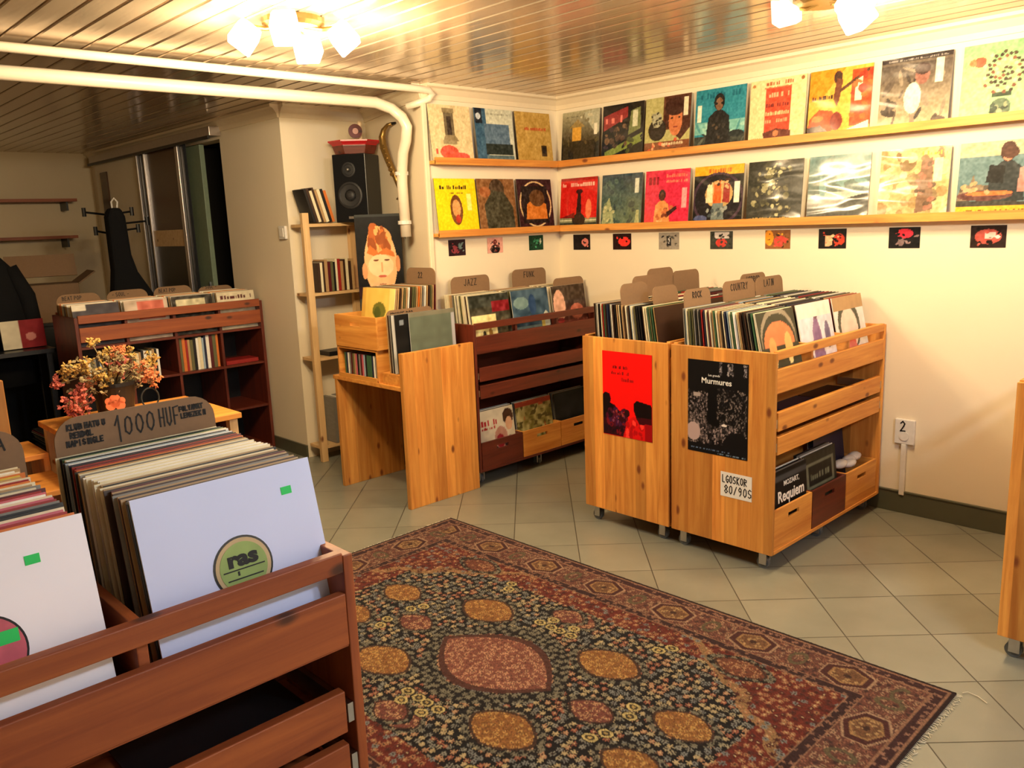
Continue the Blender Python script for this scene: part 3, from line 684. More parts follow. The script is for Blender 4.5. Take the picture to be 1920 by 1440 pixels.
gm = tex(48, seed=62, bg=(46,44,34)).r(.08,.48,.92,.86,(116,120,100)).r(.13,.53,.87,.81,(30,30,26)).s(.2,.60,.8,.74,(120,126,104)).noise(.05,3)
front(gm, (cx0+cw*1.5-.005,-2.062,.106), R(6), 'dark record sleeve with a framed title in the dark red-brown crate', None)
for i in range(3): filed(cx0+cw*1.5-.003,-2.050+.014*i,.106,R(6), ['white','grey','black'][i], f'{["white","grey","black"][i]} record sleeve behind the framed-title one in the dark crate', 'records in the low crates')
for i in range(4): filed(cx0+cw*2.5,-1.95+.014*i,.106,R(7-i), ['navy','black','navy','grey'][i], f'{["dark blue","black","blue","grey"][i]} record sleeve, {ordinal(i+1)} in the pine crate beside the wall', 'records in the low crates')
mb = MB()
rg = random.Random(5)
for i in range(5): mb.ball((cx0+cw*2.5+rg.uniform(-.09,.09),-2.02+rg.uniform(-.015,.015),.262+rg.uniform(-.01,.02)), .035, 9, 6, 1.5, .8, .6)
tag(mb.build('plastic_bag', M['white'], smooth=True), 'crumpled white plastic bag lying in the pine crate beside the wall', 'bag')
for i in range(3): lying(-.88+.31*i,-2.06,.600+.002,['black','navy','dark brown'][i], f'{["black","dark blue","dark brown"][i]} record sleeve added to darken the upper drawer of the black-poster bin')  # dark sleeves added so the gap above the drawer stays black

# ---------------------------------------------------------------- dark cabinet under the back display
BRN = cabinet('record_cabinet', 'dark red-brown record cabinet against the display wall', (-1.045,-.325,0), 1.02, .325, 'brown', 3, group=None, double=False)
bx = [-1.045+.018+.165,-.535,-.025-.018-.16]
a1 = tex(56, seed=71, bg=(60,58,44)).r(0,.78,1,1,(52,56,48)).r(.55,.66,1,.86,(130,24,34)).r(.02,.02,.62,.62,(232,216,150)).noise(.2,5,mask=None).e(.3,.2,.05,.14,(60,50,40)).e(.45,.24,.05,.16,(160,120,60)).e(.8,.35,.1,.2,(90,80,60)).noise(.2,3)
a2 = tex(56, seed=72, bg=(62,88,108)).noise(.25,6).e(.25,.75,.2,.12,(120,150,150)).e(.55,.7,.1,.2,(40,70,110)).r(0,0,.85,.30,(92,110,112)).e(.9,.35,.09,.2,(190,196,180)).e(.8,.3,.05,.16,(210,190,100)).noise(.1,3)
a3 = tex(56, seed=73, bg=(70,56,44)).g((150,70,60),(60,50,44),0,.7).e(.2,.6,.17,.32,(226,176,150)).e(.2,.3,.1,.06,(170,60,60)).e(.7,.45,.2,.16,(190,110,90)).noise(.2,3)
for a, x, y, l in ((a1,bx[0],-.288,'cream and dark green crowd sleeve foremost in the dark wall cabinet'), (a2,bx[1],-.280,'blue-grey record sleeve, middle front of the dark wall cabinet'), (a3,bx[2],-.280,'reddish portrait record sleeve, right front of the dark wall cabinet')):
    front(a, (x,y,.757), R(8), l, 'front records in the dark wall cabinet', M['cover'], edge=(200,196,180))
for b, (x, n) in enumerate(zip(bx, (15, 9, 9))):
    nm = ('left','middle','right')[b]
    stack(x, -.276, -.075, .757, 7.5, 3, n, f'in {nm} bay of dark wall cabinet', f'records in the {nm} bay of the dark wall cabinet', 81+b, mix=['cream','tan','grey','cream','olive','tan','dark brown','cream'])
dc(bx[0]+.05,-.055,.757,.29,.39,'JAZZ','brown divider card lettered JAZZ in the dark wall cabinet',1,.036,11)
dc(bx[1]+.20,-.055,.757,.29,.40,'FUNK','brown divider card right of the JAZZ card in the dark wall cabinet',1,.034,12)
dc(bx[2]+.03,-.245,.757,.27,.34,'','low brown divider card in the right bay of the dark wall cabinet',4,.03,13)
k0 = -1.045+.022
for i, (wd_, lab) in enumerate((('brown','dark red-brown crate under the dark wall cabinet'), ('pine','pine crate with a dark grip slot under the dark wall cabinet'), ('pine','pine crate at the right under the dark wall cabinet'))):
    crate(k0+cw*i+.003, k0+cw*(i+1)-.003, -.322,-.10,.0935,.245, wd_, lab)
b1 = tex(56, seed=91, bg=(222,212,186)).s(.05,.70,.55,.86,(176,36,44)).s(.15,.62,.5,.70,(180,40,40)).e(.85,.80,.14,.16,(70,44,30)).e(.86,.66,.09,.13,(222,176,140)).e(.63,.42,.17,.22,(190,140,120)).e(.60,.36,.1,.14,(150,40,50)).e(.3,.2,.24,.14,(60,40,36)).e(.85,.3,.16,.12,(60,44,52)).noise(.08,4)
front(b1, (k0+cw*.5,-.285,.106), R(7), 'pale record sleeve with red lettering and two faces in the dark crate', None, M['cover'])
b2 = tex(56, seed=92, bg=(150,146,92)).noise(.4,4).noise(.3,3,col=(86,80,40)).r(0,.9,1,1,(150,60,40)).noise(.12,6,col=(180,90,50))
front(b2, (k0+cw*1.5,-.285,.106), R(8), 'olive and orange record sleeve in the pine crate of the dark wall cabinet', None, M['cover'])
b3 = tex(40, seed=93, bg=(20,26,32)).noise(.08,5)
front(b3, (k0+cw*2.5,-.285,.106), R(6), 'near-black record sleeve in the right pine crate of the dark wall cabinet', None, M['cover'])
for b in range(3):
    for i in range(4):
        c = ['black','white','grey','pale blue'][(i+b)%4]
        filed(k0+cw*(b+.5)+.003,-.270+.016*i,.106,R(6-i),c,f'{c} record sleeve, {ordinal(i+1)} behind front one, {["dark","middle pine","right pine"][b]} wall crate','records in the crates of the dark wall cabinet')
# ---------------------------------------------------------------- pine desk beside it
def desk():
    t = tag(empty('pine_desk', (-1.53,-.33,0)), 'pine desk with two solid side panels, left of the dark wall cabinet', 'desk')
    MB().box(0,0,0, .475,.028,.815).build('side_panel', M['pineZX'], t, bevel=.002)
    MB().box(0,.62,0, .42,.645,.62).build('side_panel', M['pineZX'], t, bevel=.002)
    MB().box(0,.028,.62, .47,.66,.642).build('desk_top', M['pineXZ'], t, bevel=.002)
desk()
def low_crate():
    t = tag(empty('wooden_crate', (-1.525,-.11,.642)), 'open-sided pine crate full of discs on the desk, below the record crate', 'crate')
    w_, d, h = .42, .38, .172
    MB().box(0,0,0, w_,.012,h).build('side_board', M['pineXZ'], t, bevel=.001); MB().box(0,d-.012,0, w_,d,h).build('side_board', M['pineXZ'], t, bevel=.001)
    MB().box(0,.012,0, w_,d-.012,.010).build('base_board', M['pineYZ'], t); MB().box(0,.012,h-.012, w_,d-.012,h).build('top_board', M['pineYZ'], t)
    MB().box(w_-.01,.012,.01, w_,d-.012,h-.012).build('rear_board', M['pineYZ'], t)
    MB().box(-.004,.012,0, .008,d-.012,.022).build('front_lip', M['pineYZ'], t)
    rg = random.Random(9); y = -.11+.018; cs = ['maroon','grey','white','navy','green','green','green','black','pale blue','pink','maroon','grey','black','pink','tan','olive']
    me = MB().box(0,0,0, .14,.0125,.125).mesh('disc_case'); me.materials.append(M['spine'])
    i = 0
    while y < -.11+d-.045 and i < 22:
        o = bpy.data.objects.new('disc_case', me); COL.objects.link(o); o.location = (-1.510,y,.652); c = cs[i%16]; o.color = (*C(*PAL[c]),1)
        tag(o, f'{c} disc case, {ordinal(i+1)} in the open crate on the desk', 'disc case', 'disc cases in the desk crate'); y += .0152; i += 1
low_crate()
crate(-1.53,-1.10,-.125,.265,.8145,.985,'pine','pine crate of side-on records on the desk, on top of the disc crate','small wooden crates',turned=True)
a = tex(48, seed=101, bg=(228,196,96)).r(.0,0,.12,1,(214,170,80)).e(.55,.6,.2,.15,(110,110,44)).e(.5,.55,.1,.12,(80,90,40)).r(.85,0,1,1,(236,214,130)).noise(.06,5)
o = front(a, (-1.43,.035,.826), R(9), 'yellow record sleeve with a green motif, foremost in the desk crate', None, rz=-R(90), edge=(220,200,150))
rg = random.Random(13)
dcs = ['tan','tan','dark brown','tan','olive','tan','white','dark brown','olive','olive','tan','orange','tan','grey','white','tan','dark brown','olive','tan','maroon','cream','dark brown']
for i in range(20):
    c = dcs[i]
    filed(-1.418+.0145*i,.035,.826,R(8.5-.2*i),c,f'{c} record sleeve, {ordinal(i+1)} behind the yellow one in the desk crate','records behind the yellow sleeve in the desk crate',rz=-R(90))
card((-1.118,.035,.826), R(3), .26,.385,.04, 'brown divider card at the back of the desk crate', [('22', -.02,.33,.03,1)], rz=-R(90))
# records standing between desk panel and crate
a = tex(48, seed=111, bg=(96,106,92)).e(.75,.02,.42,.22,(140,100,58)).r(.93,0,1,1,(170,170,176)).r(0,.93,1,1,(120,118,100)).noise(.05,5)
front(a, (-1.265,-.262,.643+.062), R(2), 'grey-green record sleeve standing behind the pine desk panel', None, edge=(180,180,180))
a = tex(48, seed=112, bg=(20,20,20)).r(0,0,.06,1,(180,180,176)).e(.2,.86,.05,.05,(130,140,150)).r(.4,.0,.48,.9,(90,84,80)).noise(.05,5)
front(a, (-1.365,-.250,.643+.060), R(2), 'black record sleeve half hidden behind the grey-green one on the desk', None, edge=(190,190,186))
for i in range(5):
    c = ['white','black','grey','dark brown','tan'][i]
    filed(-1.355,-.238+.012*i,.643+.058,R(1.5),c,f'{c} record sleeve, {ordinal(i+1)} behind the black one at the near end of the desk','records at the near end of the desk')
MB().box(-1.52,-.29,.642, -1.12,-.14,.70).build('riser_block', M['pineXZ'])
tag(bpy.data.objects['riser_block'], 'flat pine box under the records at the near end of the desk', 'wooden box')
card((-1.33,-.155,.702), R(1), .30,.315,.03, 'brown divider card with dark lettering behind the black sleeve on the desk', [('GRUNGE POP', -.125,.275,.026,.85)], ink=.004)

# ================================================================ display wall
def ledge(label, x0, y0, x1, y1, z, n=1):
    t = tag(empty('picture_ledge', (0,0,0)), label, 'shelf', 'pine display ledges')
    if x0 != x1:
        MB().box(x0,-.062,z-.022, x1,0,z-.004).build('shelf_board', M['pineXZ'], t); MB().box(x0,-.066,z-.026, x1,-.055,z+.012).build('front_lip', M['pineXZ'], t, bevel=.001)
    else:
        MB().box(-.062,y0,z-.022, 0,y1,z-.004).build('shelf_board', M['pineYZ'], t); MB().box(-.066,y0,z-.026, -.055,y1,z+.012).build('front_lip', M['pineYZ'], t, bevel=.001)
Z1, Z2 = 1.786, 1.396
ledge('upper pine display ledge on the short wall left of the corner', -1.03,0,-.068,0,Z1); ledge('lower pine display ledge on the short wall left of the corner', -1.03,0,-.068,0,Z2)
ledge('upper pine display ledge on the long wall right of the corner', 0,-4.6,0,0,Z1); ledge('lower pine display ledge on the long wall right of the corner', 0,-4.6,0,0,Z2)

K = (18,17,18)
def fx(seed, bg, n=84): return Art(n, n, seed).fill(bg)
UP_B = [  # upper row, short wall
 (fx(1,(214,194,150)).r(.3,.30,.62,.36,(150,136,104)).r(.36,.36,.58,.92,(104,92,70)).r(.33,.86,.61,.94,(140,124,92)).r(.42,.42,.52,.8,(58,48,40)).p([(.3,.36),(.36,.46),(.6,.46),(.68,.36)],(140,124,92)).e(.42,.15,.22,.13,(206,88,66)).e(.72,.08,.18,.07,(206,84,70)).s(.1,.12,.5,.3,(206,84,70)).noise(.08,4), 'cream sleeve with a stone monument and red title', 'cover'),
 (fx(2,(198,200,180)).r(0,0,.30,1,(58,92,120)).r(.02,.72,.2,1,(28,34,44)).e(.1,.85,.06,.06,(190,200,210)).r(.24,.28,.88,.72,(88,112,136)).r(.24,.14,.94,.34,(40,48,44)).r(.24,.04,.96,.13,(90,110,116)).s(.3,.88,.9,.94,(150,150,130)).noise(.1,4), 'blue and white landscape sleeve', 'cover'),
 (fx(3,(184,148,74)).s(.25,.64,.86,.74,(186,70,40)).r(.68,.14,.84,.36,(70,52,32)).r(.72,.2,.8,.32,(30,24,20)).noise(.1,6), 'ochre sleeve with red lettering and a small dark square', 'cover')]
LO_B = [
 (fx(4,(244,206,16)).s(.12,.80,.78,.90,(50,36,14)).s(.35,.72,.7,.75,(120,90,20)).e(.48,.42,.15,.28,(110,66,30)).e(.48,.45,.10,.16,(206,150,90)).e(.50,.25,.06,.08,(180,60,40)).r(.75,.4,.86,.72,(250,230,120)), 'yellow sleeve with an oval portrait', 'cover'),
 (fx(5,(128,88,52)).e(.52,.8,.2,.2,(66,50,34)).p([(.2,0),(.16,.5),(.4,.78),(.7,.74),(.92,.45),(.94,0)],(62,60,44)).e(.2,.75,.15,.1,(150,90,50)).noise(.16,4), 'brown sleeve with a draped dark figure', 'cover'),
 (fx(6,(52,22,26)).e(.5,.5,.46,.46,(210,180,130)).e(.5,.5,.42,.43,(52,22,26)).r(.12,.12,.86,.86,(30,22,20)).p([(.2,.2),(.25,.5),(.45,.62),(.8,.5),(.82,.2)],(200,118,44)).e(.55,.62,.22,.17,(90,60,30)).noise(.12,4), 'dark maroon framed sleeve with an orange figure', 'cover')]
UP_R = [
 (fx(11,(150,150,118)).g((44,38,28),(168,164,132),.3,1).r(0,0,1,.40,(34,31,25)).blobs(16,0,.36,1,.46,((60,54,36),(44,40,28),(84,76,50)),.03,.08,.5).r(.28,.42,.52,.70,(210,158,62)).p([(.2,.68),(.42,.84),(.62,.68)],(150,128,78)).p([(.55,.95),(.92,.5),(1,.55),(1,1)],(176,176,152)).blobs(8,.5,.7,.95,.9,((120,110,80),(196,190,160)),.02,.07,.5).r(.86,.5,.95,.72,(228,222,200)).s(.1,.88,.6,.92,(96,90,66)), 'landscape sleeve with a yellow hut', 'coverfilm'),
 (fx(12,K).p([(.03,.52),(.03,.80),(.62,.94),(.62,.74)],(140,42,44)).s(.08,.66,.56,.84,(226,120,110)).p([(.08,.12),(.08,.0),(.98,.26),(.98,.42)],(116,132,58)).blobs(26,.1,.2,.62,.6,((74,54,44),(34,28,26),(110,84,62),(54,40,50)),.02,.07).p([(.64,.4),(.70,.85),(.92,.9),(.94,.5)],(110,118,72)).r(.74,.55,.86,.85,(206,206,176)).blobs(14,.6,.1,1,.4,((60,70,34),(22,20,20)),.02,.05), 'black sleeve with pink and green slanted stripes', 'coverfilm'),
 (fx(13,(178,172,112)).r(.40,.40,1,1,(92,54,34)).p([(.42,.5),(.46,.98),(.95,.98),(1,.4),(.8,.2)],(72,40,28)).e(.68,.56,.15,.28,(196,116,72)).e(.66,.80,.22,.16,(56,28,20)).e(.60,.60,.025,.02,(50,26,20)).e(.76,.60,.025,.02,(50,26,20)).e(.68,.44,.05,.015,(130,50,40)).e(.28,.42,.20,.2,(44,38,32)).e(.27,.60,.11,.14,(170,168,140)).blobs(12,.14,.48,.4,.72,((60,56,44),(140,136,110)),.015,.04).r(0,0,1,.20,(124,74,46)).blobs(12,.05,.02,.7,.22,((196,90,60),(90,46,32),(220,160,110)),.02,.06,.6).r(.85,.62,.95,.95,(232,216,184)).s(.4,.13,.86,.19,(224,200,160)), 'sleeve with a large face and a smaller figure', 'coverfilm'),
 (fx(14,(40,128,146)).r(0,.24,1,.44,(116,176,168)).blobs(14,0,.22,1,.42,((150,196,180),(80,146,150)),.05,.16,.25).r(0,0,1,.2,(52,58,52)).blobs(12,0,.05,1,.24,((40,44,42),(84,90,80)),.03,.1,.4).s(.1,.84,.88,.97,(16,96,116)).r(.04,.45,.13,.74,(216,222,200)).fig(.48,.04,.86,(30,30,30),(120,88,66),(22,24,24)).blobs(10,.36,.1,.6,.5,((52,50,46),(20,20,20),(80,66,50)),.015,.04).e(.42,.74,.03,.02,(20,20,20)).e(.54,.74,.03,.02,(20,20,20)).e(.84,.2,.15,.06,(34,42,42)), 'teal sleeve with a dark-coated figure', 'coverfilm'),
 (fx(15,(230,204,150)).r(.28,.14,.74,.86,(206,74,48)).s(.24,.90,.78,.98,(170,96,60)).s(.22,.85,.76,.89,(190,110,70)).s(.30,.70,.72,.81,(236,170,130)).s(.3,.55,.72,.64,(120,40,34)).s(.3,.42,.72,.50,(240,180,130)).s(.3,.30,.72,.38,(236,150,110)).p([(.26,.14),(.5,.2),(.76,.15),(.76,.03),(.3,.03)],(96,48,36)).e(.5,.12,.05,.05,(190,120,80)).e(.06,.92,.03,.03,(176,120,70)).e(.93,.95,.03,.03,(140,90,50)).s(.04,.05,.22,.08,(150,120,80)), 'cream sleeve with a red printed column', 'coverfilm'),
 (fx(16,(226,166,66)).r(.68,.1,1,.95,(176,70,34)).p([(0,1),(.58,1),(.22,.58),(0,.52)],(236,134,30)).p([(.0,.05),(.02,.26),(.18,.40),(.40,.36),(.48,.2),(.4,.05)],(222,76,34)).e(.16,.26,.10,.05,(240,120,60)).p([(0,0),(0,.14),(.22,.16),(.34,.05),(.3,0)],(52,30,28)).e(.46,.86,.07,.10,(60,36,26)).p([(.40,.55),(.44,.85),(.54,.82),(.50,.52),(.46,.42)],(104,58,36)).e(.47,.2,.10,.14,(120,44,30)).s(.06,.55,.44,.64,(70,40,24)).p([(.48,0),(.98,.17),(.98,0)],(244,226,190)).r(.74,.48,.85,.82,(238,212,180)).p([(.5,.68),(.95,.95),(.95,.90),(.5,.62)],(84,52,32)).blobs(16,.66,.2,1,.9,((150,50,30),(206,96,44)),.02,.07), 'orange abstract sleeve', 'coverfilm'),
 (fx(17,(96,86,76)).g((176,160,128),(70,62,58),0,.9).blobs(26,.05,.05,.95,.85,((60,54,50),(128,116,100),(84,74,66)),.04,.16,.4).e(.48,.40,.12,.22,(214,206,180)).e(.60,.72,.10,.14,(130,88,78)).e(.60,.80,.11,.08,(60,44,42)).r(.78,.58,.88,.92,(206,198,178)).r(0,.93,1,1,(48,42,44)).s(.08,.94,.95,.985,(140,134,130)), 'silver-grey sleeve in crinkled film', 'covercrinkle'),
 (fx(18,(138,180,126)).g((150,190,134),(124,168,118),0,1).e(.22,.76,.08,.07,(222,80,56)).e(.13,.76,.05,.05,(190,110,70)).e(.52,.12,.13,.13,(78,96,76)).blobs(14,.42,.03,.62,.2,((44,58,48),(130,140,110)),.015,.04).r(.40,.27,.64,.33,(40,58,40)), 'pale green sleeve with a cluster of small figures', 'cover'),
 (fx(19,(228,190,110)).e(.3,.6,.3,.3,(204,120,50)).noise(.12,5), 'ochre sleeve cut by the right edge of the picture', 'coverfilm')]
a = UP_R[7][0]
for i in range(70):
    t = i*2.4; r_ = .036*math.sqrt(i); a.e(.52+r_*math.cos(t)*.85, .60+r_*math.sin(t), .026, .022, ((52,38,28),(196,160,116),(110,66,48),(70,52,38),(214,190,150))[i%5])
LO_R = [
 (fx(21,(204,26,18)).s(.06,.82,.92,.93,(244,190,170)).r(0,.94,1,1,(160,30,24)).r(0,0,1,.19,(132,136,104)).r(0,.05,1,.09,(44,48,38)).r(0,.13,1,.15,(206,206,170)).p([(.44,.15),(.48,.72),(.56,.72),(.60,.15)],(40,10,12)).e(.52,.72,.09,.05,(60,14,14)).e(.52,.15,.18,.13,(24,26,20)).e(.78,.36,.08,.2,(236,120,80)).p([(0,.19),(.4,.30),(.4,.19)],(120,16,14)), 'bright red sleeve with a dark tower', 'coverfilm'),
 (fx(22,(60,84,84)).g((96,116,92),(46,68,80),0,1).blobs(40,0,0,1,.9,((56,80,78),(74,98,92),(44,64,70)),.03,.12,.6).p([(.02,0),(.06,.35),(.2,.56),(.28,.3),(.34,.0)],(156,164,120)).blobs(14,.05,.0,.35,.45,((190,190,144),(110,126,96)),.02,.05).r(.82,.62,.92,.9,(206,214,198)).p([(.84,0),(.88,.3),(.94,.3),(.96,0)],(160,166,120)), 'murky blue-green sleeve', 'coverfilm'),
 (fx(23,(210,40,72)).s(.08,.74,.42,.95,(140,14,36)).s(.48,.86,.95,.94,(236,120,96)).s(.48,.76,.95,.83,(236,120,96)).fig(.40,.02,.62,(222,146,84),(84,48,34),(40,26,24)).blobs(14,.24,.04,.62,.34,((190,106,60),(240,180,120),(120,60,40)),.02,.05).p([(.5,.22),(.72,.34),(.74,.28),(.54,.14)],(60,30,30)).r(.84,.30,.94,.66,(240,160,160)), 'pink-red sleeve with a seated musician', 'coverfilm'),
 (fx(24,K).r(0,.84,1,1,(238,168,30)).s(.3,.87,.75,.98,(190,100,16)).e(.5,.42,.52,.46,(66,46,62)).e(.5,.42,.47,.42,(24,20,26)).e(.52,.50,.28,.24,(196,160,100)).p([(.26,.36),(.28,.66),(.38,.72),(.40,.36)],(232,216,170)).p([(.40,.3),(.42,.70),(.56,.74),(.58,.3)],(206,96,36)).p([(.60,.36),(.62,.70),(.74,.66),(.74,.34)],(150,50,44)).blobs(12,.30,.60,.72,.76,((60,34,24),(220,170,120)),.02,.035).p([(.38,.06),(.40,.34),(.62,.34),(.64,.06)],(112,124,122)).blobs(10,.3,.04,.7,.3,((70,80,84),(150,156,148)),.02,.05).r(.82,.34,.93,.70,(232,232,212)).e(.16,.08,.14,.06,(76,84,124)), 'black and orange sleeve with figures in an archway', 'coverfilm'),
 (fx(25,(40,40,30)).blobs(60,.1,.05,.8,.95,((60,58,40),(96,92,62),(30,30,24),(150,144,104)),.015,.07).blobs(40,.3,.1,.62,.9,((150,146,108),(190,184,140),(70,66,46)),.01,.04).s(.05,.02,.95,.08,(180,150,80)), 'dark olive sleeve of tangled white lines', 'covercrinkle'),
 (fx(26,(90,112,104)).g((70,74,62),(96,130,130),0,1).e(.55,.36,.5,.07,(176,182,168)).r(0,0,1,.28,(62,64,58)).p([(0,.28),(.2,.36),(.6,.31),(1,.40),(1,.26),(0,.26)],(44,48,44)).blobs(10,.1,.5,.9,.9,((110,144,142),(84,112,110)),.08,.2,.35), 'grey-blue sleeve with a pale horizon', 'covercrinkle'),
 (fx(27,(180,156,104)).blobs(60,0,0,1,1,((150,124,78),(196,172,122),(120,98,64),(210,190,140)),.03,.12).p([(.55,.05),(.6,.8),(.75,.85),(.8,.1)],(116,88,66)).blobs(20,.55,.1,.8,.8,((150,100,80),(90,70,52)),.02,.06).r(.78,.50,.90,.84,(214,204,170)).s(.6,.88,.95,.97,(180,160,60)), 'beige-brown patterned sleeve', 'covercrinkle'),
 (fx(28,(92,118,122)).r(0,.80,1,1,(176,170,140)).r(0,0,1,.11,(228,172,50)).s(.1,.02,.95,.09,(120,80,20)).p([(.02,.30),(.1,.42),(.16,.42),(.2,.56),(.24,.42),(.4,.4),(.45,.2),(.0,.2)],(120,104,84)).fig(.62,.18,.80,(40,46,48),(210,130,100),(66,38,28)).e(.64,.84,.11,.09,(70,40,28)).p([(.36,.44),(.40,.68),(.60,.66),(.58,.42)],(20,20,20)).p([(.76,.3),(.78,.62),(.88,.64),(.86,.3)],(176,126,116)).e(.36,.26,.36,.07,(88,54,50)).e(.42,.29,.30,.035,(206,110,60)).p([(0,.2),(1,.16),(1,.11),(0,.11)],(60,58,52)).blobs(10,.05,.3,.4,.5,((190,150,110),(80,70,60)),.02,.04), 'sleeve of a man at a desk, gold lower edge', 'cover')]
def show(lst, xs, z, onright, where, grp):
    for (art, desc, mk), s in zip(lst, xs):
        art.noise(.10, 3); art.noise(.08, 2)
        loc = (s,-.045,z) if not onright else (-.045,s,z)
        o = front(art, loc, R(5.5), f'{desc}, {where}', grp, M[mk], -R(90) if onright else 0, edge=(90,84,76))
        if desc.startswith(('cream sleeve with a red', )): pass
show(UP_B, (-.885,-.555,-.235), Z1-.003, False, 'upper ledge of the short wall', 'records shown on the short wall')
show(LO_B, (-.868,-.560,-.240), Z2-.003, False, 'lower ledge of the short wall', 'records shown on the short wall')
show(UP_R, (-.222,-.545,-.857,-1.187,-1.510,-1.825,-2.160,-2.500,-2.835), Z1-.003, True, 'upper ledge of the long wall', 'records shown on the long wall')
show(LO_R, (-.195,-.530,-.852,-1.180,-1.505,-1.833,-2.176,-2.510), Z2-.003, True, 'lower ledge of the long wall', 'records shown on the long wall')

# small photo prints below
def pr(seed, bg, ops):
    a = Art(44, 32, seed).fill(bg)
    for o in ops: getattr(a, o[0])(*o[1:])
    d = tuple(int(c*.5) for c in bg)
    for o in ops[:2]: a.blobs(9,.12,.1,.9,.85,(d,tuple(min(255,int(c*1.15)) for c in o[-1]),bg),.02,.09)
    return a.noise(.08, 3)
PB = [(-.858, pr(1,(40,20,30),[('e',.35,.4,.2,.25,(130,50,60)),('e',.7,.6,.14,.2,(100,120,120))]), 'dark photo print with purple tones'), (-.563, pr(2,(226,166,150),[('e',.5,.25,.3,.3,(24,14,16)),('e',.5,.7,.12,.18,(110,40,40))]), 'pink photo print with a black figure'), (-.216, pr(3,(18,60,40),[('e',.5,.6,.2,.2,(60,140,100)),('e',.8,.6,.06,.2,(180,190,170))]), 'dark green photo print')]
PR = [(-.188, (20,14,16), [('e',.7,.5,.2,.25,(206,120,110))], 'dark photo print with a pink blur'), (-.507, (34,10,12), [('e',.62,.5,.32,.3,(232,52,44))], 'photo print with red stage light'), (-.844, (150,142,130), [('r',.38,.2,.62,.8,(24,24,26)),('e',.5,.5,.05,.15,(220,220,220))], 'grey photo print with a black emblem'),
      (-1.185, (60,62,54), [('r',.2,.6,.85,.95,(206,196,190)),('e',.5,.35,.25,.25,(196,60,50))], 'photo print with a red figure and white windows'), (-1.513, (140,90,50), [('e',.15,.6,.18,.4,(232,150,40)),('e',.6,.4,.25,.3,(206,70,60))], 'photo print with orange and red figures'), (-1.80, (18,12,14), [('r',.25,.1,.5,.65,(220,170,130)),('e',.75,.45,.2,.3,(190,60,40))], 'dark photo print with cream and orange patches'),
      (-2.138, (16,14,18), [('e',.5,.7,.28,.22,(224,50,70)),('e',.4,.3,.1,.2,(120,100,100))], 'black photo print with a crimson glow'), (-2.484, (40,26,24), [('e',.5,.5,.38,.34,(176,80,70)),('r',.4,.4,.7,.7,(222,190,180))], 'dark photo print with a reddish window')]
for x, a, l in PB: tag(board('photo_print', a, .125, .09, .0012, (x,-.0012,1.263), 0, 0, (30,25,25)), l+' under the ledges left of the corner', 'photo print', 'photo prints under the ledges')
for i, (y, bg, ops, l) in enumerate(PR): tag(board('photo_print', pr(20+i,bg,ops), .138, .094, .0012, (-.0012,y,1.253), -R(90), 0, (30,25,25)), l+' on the long wall', 'photo print', 'photo prints under the ledges')

# ================================================================ corner with bookcase, loudspeaker, portrait
def bookcase():
    t = tag(empty('bookcase', (-1.285,.82,0)), 'narrow pale pine bookcase against the pillar, holding books and the loudspeaker', 'bookcase')
    D, X = .155, (-.065,.335,.47)
    for x in X:
        for y in ((0, D-.03) if x > 0 else (0,)): MB().box(x-.005,y,0, x+.038,y+.03,1.54).build('post', M['paleZY'], t, bevel=.002)
    for z in (1.475,1.06,.66,.10): MB().box(-.065,.004,z-.018, .505,D-.004,z).build('shelf_board', M['paleXZ'], t)
    for z in (.80,): pass
bookcase()
BKM = MB().box(0,0,0, 1,.13,1).mesh('book'); BKM.materials.append(M['spine'])
def books(x, y, z, n, h, w0, w1, cols, where, grp, lean=0, seed=1):
    rg = random.Random(seed)
    for i in range(n):
        wd_ = rg.uniform(w0, w1); hh = h*rg.uniform(.88, 1)
        o = bpy.data.objects.new('book', BKM); COL.objects.link(o); o.location = (x,y,z+math.sin(abs(lean))*0); o.scale = (wd_,1,hh); o.rotation_euler = (0,lean,0)
        c = cols[i%len(cols)]; o.color = (*C(*PAL[c]),1); tag(o, f'{c} book, {ordinal(i+1)} along {where}', 'book', grp); x += (wd_+.001)/math.cos(lean)
    return x
bc = ['dark brown','cream','dark brown','tan','maroon','olive','black','cream','red','tan']
books(-1.275,.825,1.478+.004,8,.215,.014,.02,['black','dark brown','cream','dark brown','tan','cream','black','orange'],'the top of the pale bookcase','books on top of the bookcase',-R(16),3)
books(-1.275,.825,1.062,14,.20,.012,.022,bc,'the upper shelf of the pale bookcase','books on the upper bookcase shelf',0,4)
books(-.91,.825,1.062,4,.19,.012,.02,['red','dark brown','maroon'],'the upper bookcase shelf behind the portrait','books on the upper bookcase shelf right part',0,5)
books(-1.243,.825,.102,8,.30,.018,.026,['grey','dark brown','white','grey'],'the lowest shelf of the pale bookcase','books on the lowest bookcase shelf',0,6)
books(-1.243,.825,.40+.262,2,.03,.2,.22,['black','dark brown'],'the pale bookcase, lying flat','books lying on the middle bookcase shelf',0,7)
